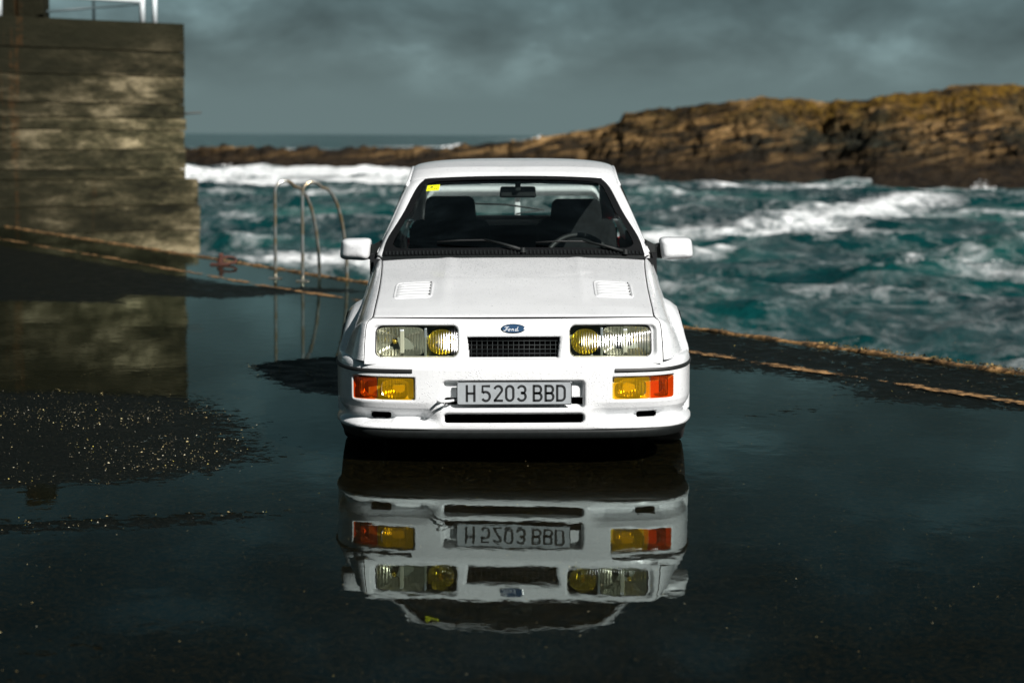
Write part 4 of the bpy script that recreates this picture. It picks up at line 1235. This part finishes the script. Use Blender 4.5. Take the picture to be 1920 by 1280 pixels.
# ---- windscreen, roof, pillars
bot = np.array([F(244, 472, 1.44), F(234, 445, 1.53), F(206, 400, 1.75), F(181, 353, 2.01), F(165, 336, 2.085)])
topc = np.array(F(0, 331, 2.05)); botc = np.array(F(0, 479, 1.290)); bote = np.array(F(246, 480, 1.40))
Eside = catmull(np.vstack([bote[None], bot]), 60); Eside = resample(Eside, 60)
def ws(u, v, off=0.0):                # u -1..1, v 0..1
    e = np.array([np.interp(v, np.linspace(0, 1, 60), Eside[:, k]) for k in range(3)]); c = botc + (topc - botc) * v
    c = c + np.array([0, -.012, .012]) * (4 * v * (1 - v))
    w = np.abs(u) ** 2.4
    p = c + (e - c) * w; p[0] = e[0] * u
    nrm = np.array([0, -.47, .88]); return p + nrm * off
def ws_patch(name, mat, off, test, nu=150, nv=60, parent=None, sol=None):
    V = [ws(u, v, off) for v in np.linspace(0, 1, nv) for u in np.linspace(-1, 1, nu)]
    fc = gridfaces(nv, nu)
    if test:
        U, Vv = np.meshgrid(np.linspace(-1, 1, nu), np.linspace(0, 1, nv)); ex = np.interp(Vv, np.linspace(0, 1, 60), Eside[:, 0])
        kp = test(U * ex, Vv * .86, ex).ravel(); fc = fc[kp[fc].any(1)]
    o = mesh(name, V, fc, mat, parent or car)
    if sol: solid(o, sol)
    return o
wsg = ws_patch('windscreen', GLASS, .0, None, 60, 30)
def border(X, S, ex):
    side = (ex - np.abs(X)) * .93
    d = np.minimum(np.minimum(side - .034, S - .066), .86 - S - .040)
    # rounded inner corners
    qx, qs = np.maximum(.07 - (side - .030), 0), np.maximum(.07 - np.minimum(S - .062, .86 - S - .040), 0)
    d2 = .07 - np.hypot(qx, qs)
    return np.minimum(d, d2) < 0
ws_patch('windscreen_seal', SEAL_SHADEM, .005, border, 260, 130, wsg)
# ribbed scuttle
sc = bpy.data.objects.new('scuttle', None); COL.objects.link(sc); sc.parent = car
V = []
for i in range(60):
    u = -1 + 2 * i / 59; p = ws(u, 0.0); q_ = ws(u, .055, .004)
    V += [(p[0], p[1] - .03, p[2] - .03), (p[0], p[1] - .012, p[2] - .006), tuple(q_)]
mesh('scuttle_panel', V, gridfaces(60, 3), BLACKPL, sc)
bm = bmesh.new()
for i in range(68):
    u = -.97 + 1.94 * i / 67; p = ws(u, .022, .009); bm_box(bm, p, (.0075, .034, .006), 0, rot=Matrix.Rotation(R(28), 4, 'X'))
o = bm_obj('scuttle_ribs', bm, BLACKPL, sc)
# roof edge / gutter line
DK = np.array([[.716, 1.46, .866], [.670, 1.66, .985], [.618, 1.90, 1.125], [.578, 2.12, 1.228], [.566, 2.32, 1.290], [.570, 2.60, 1.312], [.576, 2.90, 1.300],
               [.594, 3.20, 1.255], [.615, 3.50, 1.175], [.640, 3.80, 1.075], [.665, 4.05, .985], [.672, 4.18, .950]])
Dc = catmull(DK, 500)
def Dy(y): return np.array([np.interp(y, Dc[:, 1], Dc[:, 0]), y, np.interp(y, Dc[:, 1], Dc[:, 2])])
zc = lambda y: float(np.interp(y, [2.05, 2.10, 2.2, 2.45, 2.7, 3.0, 3.15], [1.2690, 1.290, 1.319, 1.350, 1.361, 1.350, 1.328]))
for sg in (1, -1):
    V = []; n, m = 60, 10
    for i in range(n):
        v = i / (n - 1); e = np.array([np.interp(v, np.linspace(0, 1, 60), Eside[:, k]) for k in range(3)])
        d = Dy(1.46 + (2.16 - 1.46) * v)
        if v > .9: e = e + np.array([-.012, .0, .006]) * ((v - .9) / .1)
        nb = np.array([.25, -.35, .55]) * .012
        for j in range(m):
            w = j / (m - 1); p = e + (d - e) * w + nb * 4 * w * (1 - w)
            V.append((sg * p[0], p[1], p[2]))
    fc = gridfaces(n, m); fc = fc if sg > 0 else fc[:, ::-1]
    o = mesh('windscreen_pillar', V, fc, PAINT, car); solid(o, .01)
ys = np.r_[np.linspace(2.052, 2.30, 30)[:-1], np.linspace(2.30, 3.15, 40)]
V = []; nx = 90
for y in ys:
    u = np.linspace(-1, 1, nx); f = (y - 2.052) / (3.15 - 2.052)
    yd = 2.15 + (3.22 - 2.15) * f; D_ = Dy(yd); z0 = zc(y)
    A_ = np.array([0, y, z0]); B_ = np.array([.555, y + .012, z0 + .010 - .012 * f]); 
    tt = np.abs(u)[:, None]
    P = (1 - tt) ** 2 * A_ + 2 * tt * (1 - tt) * B_ + tt ** 2 * D_
    P[:, 0] *= np.sign(u); V.append(P)
roof = mesh('roof', np.array(V).reshape(-1, 3), gridfaces(len(ys), nx), PAINT, car); solid(roof, .012)
Vh = np.array(V).reshape(-1, 3).copy(); Vh[:, 2] -= .035; Vh[:, 0] *= .97; Vh[:, 1] += .02
mesh('headliner', Vh, gridfaces(len(ys), nx), TRIM, car)
# drip rail pieces over the doors
for sg in (1, -1):
    pts = [Dy(y) + np.array([.006, 0, -.002]) for y in np.linspace(2.10, 3.9, 40)]
    tube('drip_rail', [(sg * p[0], p[1], p[2]) for p in pts], .008, PAINT, car, 8)
# side glass, door frame, pillars
belt = catmull(np.array([[.718, 1.50, .868], [.735, 2.1, .888], [.740, 2.8, .903], [.735, 3.4, .925], [.705, 3.95, .948]]), 120)
def Bl(y): return np.array([np.interp(y, belt[:, 1], belt[:, 0]), y, np.interp(y, belt[:, 1], belt[:, 2])])
def side_strip(name, y0, y1, w0, w1, mat, sg, out_=0.0, skew=0.0, sol=None, n=40):
    V = []; m = 6
    for i in range(n):
        y = y0 + (y1 - y0) * i / (n - 1)
        for j in range(m):
            w = w0 + (w1 - w0) * j / (m - 1); yy = y + skew * w
            b, d = Bl(min(yy, 3.95)), Dy(min(max(yy, 1.47), 4.15)); b[1] = yy; d[1] = yy
            p = b + (d - b) * w; V.append((sg * (p[0] + out_ + .012 * w * (1 - w) * 4), p[1], p[2]))
    fc = gridfaces(n, m); fc = fc if sg < 0 else fc[:, ::-1]
    o = mesh(name, V, fc, mat, car)
    if sol: solid(o, sol)
    return o
for sg in (1, -1):
    side_strip('side_window', 1.56, 2.62, .0, .94, GLASS, sg, -.006)
    side_strip('door_frame', 1.50, 2.72, .91, 1.0, PAINT, sg, .002, sol=.012)
    side_strip('door_pillar', 2.62, 2.78, .0, 1.0, GLOSSBLK, sg, .001, sol=.02)
    side_strip('quarter_window', 2.78, 3.42, .02, .90, GLASS, sg, -.006)
    side_strip('quarter_frame', 2.74, 3.60, .88, 1.0, PAINT, sg, .002, sol=.012)
    side_strip('rear_pillar', 3.40, 4.10, .0, 1.0, PAINT, sg, .002, sol=.02)
    side_strip('belt_seal', 1.52, 3.42, .0, .03, BLACKRUB, sg, .004)
# hatch: glass, surround, deck, rear face
hg0, hg1 = np.array([0, 3.17, 1.322]), np.array([0, 4.08, .958])
def hatch(u, v, w0=.515, w1=.560):
    c = hg0 + (hg1 - hg0) * v; xe = w0 + (w1 - w0) * v; return (u * xe, c[1] - .05 * abs(u) ** 3, c[2] - .018 * abs(u) ** 3 + .02 * 4 * v * (1 - v) * .5)
V = [hatch(u, v) for v in np.linspace(.34, .945, 24) for u in np.linspace(-1, 1, 40)]
rg = mesh('rear_window', V, gridfaces(24, 40), GLASS, car)
# heated screen surround and side fillets
for sg in (1, -1):
    V = []
    for v in np.linspace(0, 1, 30):
        a = np.array(hatch(sg, v)); d = Dy(3.17 + (4.14 - 3.17) * v); d[0] *= sg
        for w in np.linspace(0, 1, 5): V.append(a + (d - a) * w)
    fc = gridfaces(30, 5); fc = fc if sg > 0 else fc[:, ::-1]
    o = mesh('hatch_frame', V, fc, PAINT, car); solid(o, .012)
for v0, v1, nm in ((-.02, .34, 'hatch_header'), (.945, 1.0, 'hatch_sill')):
    V = [hatch(u, v) for v in np.linspace(v0, v1, 4) for u in np.linspace(-1, 1, 40)]
    o = mesh(nm, V, gridfaces(4, 40), SEAL_SHADEM, car); solid(o, .012)
V = []
tail = [(4.085, .955, .62), (4.20, .948, .655), (4.30, .935, .655), (4.335, .90, .66), (4.345, .75, .70), (4.36, .60, .75), (4.37, .50, .78)]
for y, z, xe in tail:
    for u in np.linspace(-1, 1, 41): V.append((u * xe, y - .05 * abs(u) ** 4, z))
o = mesh('tailgate', V, gridfaces(len(tail), 41), PAINT, car); solid(o, .012)
rb = [(4.36, .52, .80), (4.42, .50, .83), (4.44, .42, .84), (4.43, .30, .83), (4.38, .20, .80), (4.30, .17, .78)]
V = []
for y, z, xe in rb:
    for u in np.linspace(-1, 1, 61):
        V.append((math.copysign(min(abs(u) * 1.25, 1.0), u) * xe if abs(u) < .8 else math.copysign(xe, u), y - (0 if abs(u) < .8 else (abs(u) - .8) * 2.4) - .06 * min(1, abs(u) / .8) ** 4, z))
o = mesh('rear_bumper', V, gridfaces(len(rb), 61), PAINT, car); solid(o, .006)
for sg in (1, -1): box('tail_lamp', (sg * .60, 4.345, .76), (.26, .03, .12), REDL, car, .008)
# tall rear wing on its centre post
wg = bpy.data.objects.new('rear_wing', None); COL.objects.link(wg); wg.parent = car
V = []; foil = [(-.13, .0), (-.11, .022), (-.02, .032), (.10, .030), (.15, .034), (.152, .022), (.10, -.030), (.0, -.040), (-.10, -.020)]
N_ = 41
for i in range(N_):
    u = -1 + 2 * i / (N_ - 1)
    drop = max(0, abs(u) - .86) / .14
    for fy, fz in foil: V.append((u * .60, 4.16 + fy * (1 - .15 * abs(u)) - .02 * u * u, 1.138 + fz - .16 * drop ** 1.6))
fc = []
nf = len(foil)
for i in range(N_ - 1):
    for j in range(nf):
        a, b = i * nf + j, i * nf + (j + 1) % nf; fc.append([a, b, b + nf, a + nf])
fc += [list(range(nf)), [(N_ - 1) * nf + j for j in range(nf)][::-1]]
mesh('wing_blade', V, fc, PAINT, wg)
box('wing_post', (.028, 4.20, 1.025), (.036, .16, .17), PAINT, wg, .008, 3)
for sg in (1, -1): box('wing_foot', (sg * .585, 4.17, 1.0), (.035, .22, .13), PAINT, wg, .01, 3)
# rear wiper
tube('rear_wiper', [(.02, 4.06, .985), (.16, 3.98, 1.010), (.20, 3.96, 1.014), (-.05, 3.86, 1.053), (-.30, 3.84, 1.062)], .006, BLACKPL, car, 6)

# ---- cabin
cab = bpy.data.objects.new('cabin', None); COL.objects.link(cab); cab.parent = car
box('dashboard', (0, 1.68, .80), (1.36, .42, .13), TRIM, cab, .03, 3)
box('instrument_hood', (.36, 1.74, .862), (.36, .20, .05), TRIM, cab, .02, 3)
box('cabin_floor', (0, 2.6, .22), (1.50, 2.9, .03), TRIM, cab)
box('firewall', (0, 1.36, .55), (1.44, .04, .62), TRIM, cab)
for sg in (1, -1): box('door_trim', (sg * .735, 2.7, .58), (.02, 2.6, .60), TRIM, cab)
box('rear_bench', (0, 3.20, .74), (1.24, .16, .42), SEATM, cab, .05, 3, rot=Matrix.Rotation(R(-16), 4, 'X'))
box('rear_bulkhead', (0, 3.55, .70), (1.3, .03, .44), TRIM, cab)
box('boot_floor', (0, 3.85, .60), (1.3, .80, .03), TRIM, cab)
V = []
for y in np.linspace(1.30, 4.25, 40):   # inner tub sides so the painted shell never shows from within
    for z in np.linspace(.2, .84, 5): V.append((.70, y, z))
for sg in (1, -1): mesh('inner_panel', [(sg * v[0], v[1], v[2]) for v in V], gridfaces(40, 5), TRIM, cab)
def seat(cx_, hz_):
    s = bpy.data.objects.new('front_seat', None); COL.objects.link(s); s.parent = cab
    return s
for cx_, top_ in ((-.365, 1.135), (.365, 1.118)):
    rot = Matrix.Rotation(R(-14), 4, 'X')
    bm = bmesh.new()
    bm_box(bm, (cx_, 2.33, .52), (.50, .52, .14), .04, 3)
    bm_box(bm, (cx_, 2.60, .785), (.50, .12, .46), .05, 4, rot, .90)
    bm_box(bm, (cx_ + (.0), 2.655, top_ - .085), (.315, .10, .185), .035, 4, rot, .88)
    bm_obj('front_seat', bm, SEATM, cab, False)
# steering wheel
ringp = []
for k_ in range(49):
    a = 2 * math.pi * k_ / 48; p = Vector((.185 * math.cos(a), 0, .185 * math.sin(a))); p.rotate(Matrix.Rotation(R(-24), 3, 'X')); ringp.append(p + Vector((.355, 2.02, .775)))
tube('steering_wheel', ringp, .0145, BLACKRUB, cab, 10)
box('wheel_boss', (.355, 2.0, .77), (.16, .05, .12), BLACKPL, cab, .02)
# rear-view mirror
mi = F(9, 357, 2.00)
rm = bpy.data.objects.new('rear_view_mirror', None); COL.objects.link(rm); rm.parent = cab
bm = bmesh.new(); bm_box(bm, (mi[0], mi[1] + .10, mi[2] - .012), (.205, .03, .062), .012, 3, taper=.94); bm_obj('mirror_shell', bm, BLACKPL, rm)
box('mirror_stem', (mi[0], mi[1] + .07, mi[2] + .025), (.03, .03, .06), BLACKPL, rm, .005)
# inspection sticker, inside the glass in the upper corner
def ws_xy(x, z):
    v = np.interp(z, [ws(0, k / 20)[2] for k in range(21)], np.linspace(0, 1, 21)); ex = np.interp(v, np.linspace(0, 1, 60), Eside[:, 0])
    return ws(x / ex, v, .002)
st = at(798, 353, 2.03 + 9); st2 = at(823, 344, 2.05 + 9)
st_v = []
for (px_, py_) in ((798, 353.5), (822, 353.5), (823.5, 343.5), (800, 343.5)):
    y = 2.02
    p = at(px_, py_, y + 9)
    q_ = ws_xy(p.x, p.z); st_v.append((q_[0], q_[1] - .001, q_[2] + .003))
sk = mesh('sticker', st_v, [[0, 1, 2, 3]], YEL, wsg, smooth=False); solid(sk, .0006)
bm = bmesh.new()
c0 = Vector(st_v[0]); ux = Vector(st_v[1]) - c0; uz = Vector(st_v[3]) - c0
for a, b, s_ in ((.38, .55, .20), (.62, .30, .05), (.20, .25, .05), (.78, .20, .05)):
    p = c0 + ux * a + uz * b + Vector((0, -.0012, .0006)); bm_box(bm, p, (ux.length * s_, .0006, uz.length * .16))
bm_obj('sticker_print', bm, simple('sticker_ink', (.03, .04, .01), .6), wsg)
# wipers
def on_ws(px_, py_, off=.016):
    z = None
    # march along depth until the ray meets the screen surface
    best = None
    for y in np.linspace(1.25, 2.1, 120):
        p = at(px_, py_, y + 9); x = p.x
        v = np.interp(p.z, [ws(0, k / 20)[2] for k in (0, 20)], [0, 1]); ex = float(np.interp(v, np.linspace(0, 1, 60), Eside[:, 0]))
        q_ = ws(np.clip(x / ex, -1, 1), float(np.clip(v, 0, 1)), off); d = abs(q_[1] - p.y)
        if best is None or d < best[0]: best = (d, q_)
    return Vector(best[1])
for a, b, c_ in (((978, 476), (905, 460), (822, 452)), ((1170, 477), (1090, 462), (1010, 451))):
    w = bpy.data.objects.new('wiper', None); COL.objects.link(w); w.parent = car
    A_, B_, C_ = on_ws(*a, .022), on_ws(*b, .030), on_ws(*c_, .016)
    tube('wiper_arm', [A_, (A_ + B_) / 2 + Vector((0, -.002, .003)), B_], [.009, .007, .005], BLACKPL, w, 8)
    b0 = on_ws(a[0] - 230, a[1] - 10, .012) if False else None
    e0 = on_ws(b[0] + 62, b[1] + 8, .010); e1 = on_ws(b[0] - 88, b[1] - 2, .010)
    mid_ = B_ + Vector((0, 0, -.004))
    tube('wiper_blade', [e0, (e0 + mid_) / 2 + Vector((0, -.003, .004)), mid_, (e1 + mid_) / 2 + Vector((0, -.003, .004)), e1], .0055, BLACKRUB, w, 6)
    bm = bmesh.new(); bmesh.ops.create_cone(bm, cap_ends=True, segments=16, radius1=.016, radius2=.012, depth=.025, matrix=Matrix.Translation(A_) )
    bm_obj('wiper_pivot', bm, BLACKPL, w)

# ---- door mirrors
for sg in (1, -1):
    m_ = bpy.data.objects.new('door_mirror', None); COL.objects.link(m_); m_.parent = car
    p = F(292, 466, 1.60); p = (sg * (.862 if sg > 0 else .834), p[1], p[2]); xh, zh = (.0885 if sg > 0 else .082), .0575
    V = []; Fc = []; N_ = 56
    prf = [(-.080, .12), (-.078, .45), (-.070, .70), (-.052, .88), (-.022, .975), (.02, 1.0), (.055, .99), (.06, .90)]
    for yy, f in prf:
        for k_ in range(N_):
            a = 2 * math.pi * k_ / N_; e = 2 / 5.5
            cx_ = math.copysign(abs(math.cos(a)) ** e, math.cos(a)); sz_ = math.copysign(abs(math.sin(a)) ** e, math.sin(a))
            
            V.append((sg * (abs(p[0]) + cx_ * xh * f - sz_ * f * .006), 1.60 + yy + .026 * cx_ * f, p[2] + sz_ * zh * f * (1.0 - .05 * cx_ * f)))
    for q_ in range(len(prf) - 1):
        for k_ in range(N_):
            a, b = q_ * N_ + k_, q_ * N_ + (k_ + 1) % N_; Fc.append([a, b, b + N_, a + N_] if sg > 0 else [a, a + N_, b + N_, b])
    Fc.append(list(range(N_)) if sg < 0 else list(range(N_))[::-1]); 
    mesh('mirror_shell', V, Fc, PAINT, m_)
    lens_mesh('mirror_glass', abs(p[0]) - xh * .9, abs(p[0]) + xh * .9, p[2] - zh * .85, p[2] + zh * .85, .02, lambda x, z: 1.655, CHROME, m_, 0, sx=sg)
    # black folding neck reaching the window corner
    V = []
    for (x, y0, y1, z0, z1) in ((abs(p[0]) - xh + .012, 1.57, 1.66, p[2] - .053, p[2] + .030), (abs(p[0]) - xh - .018, 1.56, 1.67, p[2] - .050, p[2] + .020),
                                (.745, 1.55, 1.68, p[2] - .042, p[2] + .020), (.700, 1.54, 1.70, p[2] - .045, p[2] + .045)):
        V += [(sg * x, y0, z0), (sg * x, y0, z1), (sg * x, y1, z1), (sg * x, y1, z0)]
    Fc = []
    for q_ in range(3):
        for k_ in range(4):
            a, b = q_ * 4 + k_, q_ * 4 + (k_ + 1) % 4; Fc.append([a, b, b + 4, a + 4])
    mesh('mirror_neck', V, Fc, BLACKPL, m_, smooth=False)

# ---- wheels and underside
def make_wheel():
    w = bpy.data.objects.new('wheel', None); COL.objects.link(w); w.parent = car
    tp = [(.195, -.09), (.255, -.100), (.278, -.096), (.290, -.080), (.292, -.05), (.2925, 0), (.292, .05), (.290, .080), (.278, .096), (.255, .100), (.195, .09)]
    lathe('tyre', tp, TYRE, w, 64)
    lathe('rim', [(.197, -.092), (.20, .085), (.195, .096), (.185, .094), (.18, .06), (.172, .03)], RIM, w, 48)
    bm = bmesh.new()
    for k_ in range(7):
        a = 2 * math.pi * k_ / 7; bm_box(bm, (.055, math.cos(a) * .11, math.sin(a) * .11), (.03, .15, .045), .006, rot=Matrix.Rotation(a, 4, 'X'))
    bmesh.ops.create_cone(bm, cap_ends=True, segments=24, radius1=.05, radius2=.045, depth=.05, matrix=Matrix.Translation((.06, 0, 0)) @ Matrix.Rotation(math.pi / 2, 4, 'Y'))
    bm_obj('wheel_spokes', bm, RIM, w)
    bm = bmesh.new(); bmesh.ops.create_cone(bm, cap_ends=True, segments=32, radius1=.13, radius2=.13, depth=.02, matrix=Matrix.Rotation(math.pi / 2, 4, 'Y')); bm_obj('brake_disc', bm, simple('brake_iron', (.1, .08, .06), .5, .8), w)
    return w
w0 = make_wheel(); first = True
for wy in WHY:
    for sg in (1, -1):
        if first: w = w0; first = False
        else:
            w = w0.copy(); COL.objects.link(w)
            for c in list(w0.children): d = c.copy(); COL.objects.link(d); d.parent = w
        w.location = (sg * .735, wy, .2925 - .0 + sg * .735 * TILT + .001)
        w.rotation_euler = (0, -TILT, 0 if sg > 0 else math.pi)
ub = bpy.data.objects.new('underbody', None); COL.objects.link(ub); ub.parent = car
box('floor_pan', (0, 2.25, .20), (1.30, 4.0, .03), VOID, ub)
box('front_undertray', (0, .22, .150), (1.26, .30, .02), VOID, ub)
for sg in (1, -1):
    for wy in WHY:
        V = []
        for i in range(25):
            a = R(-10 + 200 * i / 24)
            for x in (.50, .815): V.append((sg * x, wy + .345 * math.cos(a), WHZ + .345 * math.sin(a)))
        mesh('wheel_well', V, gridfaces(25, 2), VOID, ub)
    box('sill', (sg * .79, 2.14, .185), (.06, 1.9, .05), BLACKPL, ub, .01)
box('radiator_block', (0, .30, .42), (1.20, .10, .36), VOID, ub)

# ---- rain drops standing on the paint
tD = NT('rain_drop')
DROP = tD.end(tD.N('ShaderNodeMixShader', {0: .30, 1: tD.N('ShaderNodeBsdfTransparent', {'Color': (.80, .83, .84)}), 2: tD.N('ShaderNodeBsdfGlossy', {'Color': (.9, .92, .92), 'Roughness': .08})}))
def drops(host, n, rmin, rmax, seed, weight=None):
    r = np.random.default_rng(seed); me = host.data
    V = np.empty(len(me.vertices) * 3); me.vertices.foreach_get('co', V); V = V.reshape(-1, 3)
    Fq = np.array([p.vertices[:] for p in me.polygons if len(p.vertices) == 4]); P = V[Fq]
    c = P.mean(1); nr = np.cross(P[:, 2] - P[:, 0], P[:, 3] - P[:, 1]); ar = np.linalg.norm(nr, axis=1) + 1e-12; nr = nr / ar[:, None]
    flip = (nr @ np.array([0, -.7, .7])) + np.sign(c[:, 0]) * nr[:, 0] * .8 * (abs(c[:, 0]) > .62); nr[flip < 0] *= -1
    w = ar * (weight(c) if weight else 1); w = w / w.sum()
    k = r.choice(len(Fq), n, p=w); a, b = r.random(n)[:, None], r.random(n)[:, None]; Q = P[k]
    pos = (Q[:, 0] * (1 - a) + Q[:, 1] * a) * (1 - b) + (Q[:, 3] * (1 - a) + Q[:, 2] * a) * b; N_ = nr[k]
    t1 = np.cross(N_, np.array([.3, .5, .81])); t1 /= np.linalg.norm(t1, axis=1)[:, None]; t2 = np.cross(N_, t1)
    S = rmin * (rmax / rmin) ** (r.random(n) ** 2); out = []
    for rr, hh in ((1, -.05), (.75, .42)):
        for j in range(6):
            th = j * math.pi / 3; out.append(pos + S[:, None] * (rr * (math.cos(th) * t1 + math.sin(th) * t2) + hh * N_))
    out.append(pos + S[:, None] * .62 * N_)
    VV = np.stack(out, 1).reshape(-1, 3); fl = []
    for j in range(6): fl += [(j, (j + 1) % 6, 6 + (j + 1) % 6), (j, 6 + (j + 1) % 6, 6 + j), (6 + j, 6 + (j + 1) % 6, 12)]
    FF = (np.array(fl)[None] + 13 * np.arange(n)[:, None, None]).reshape(-1, 3)
    o = mesh('rain_drops', VV, FF, DROP, host); o['kind'] = 'stuff'; return o
drops(hood, 5200, .0008, .0021, 1, lambda c: sstep(.55, 1.25, c[:, 1]) + .10)
drops(roof, 3500, .0008, .0020, 2)
for q_, o in enumerate([o for o in car.children if o.name.startswith('front_wing')]): drops(o, 3000, .0009, .0024, 3 + q_, lambda c: (c[:, 1] < 1.6) * 1.0)
bumper_ = [o for o in car.children if o.name == 'bumper'][0]
drops(bumper_, 1800, .0008, .0024, 9, lambda c: .12 + sstep(.55, .8, abs(c[:, 0])) + .5 * (c[:, 2] < .26))
for q_, o in enumerate([o for o in bpy.data.objects if o.name.startswith('mirror_shell') and o.parent and o.parent.name.startswith('door_mirror')]): drops(o, 160, .0009, .0022, 20 + q_, lambda c: (c[:, 1] < 1.60) * 1.0)
drops(wsg, 260, .0010, .0026, 31, lambda c: (c[:, 2] > 1.17) * 1.0)
drops(rg, 420, .0012, .0035, 32)
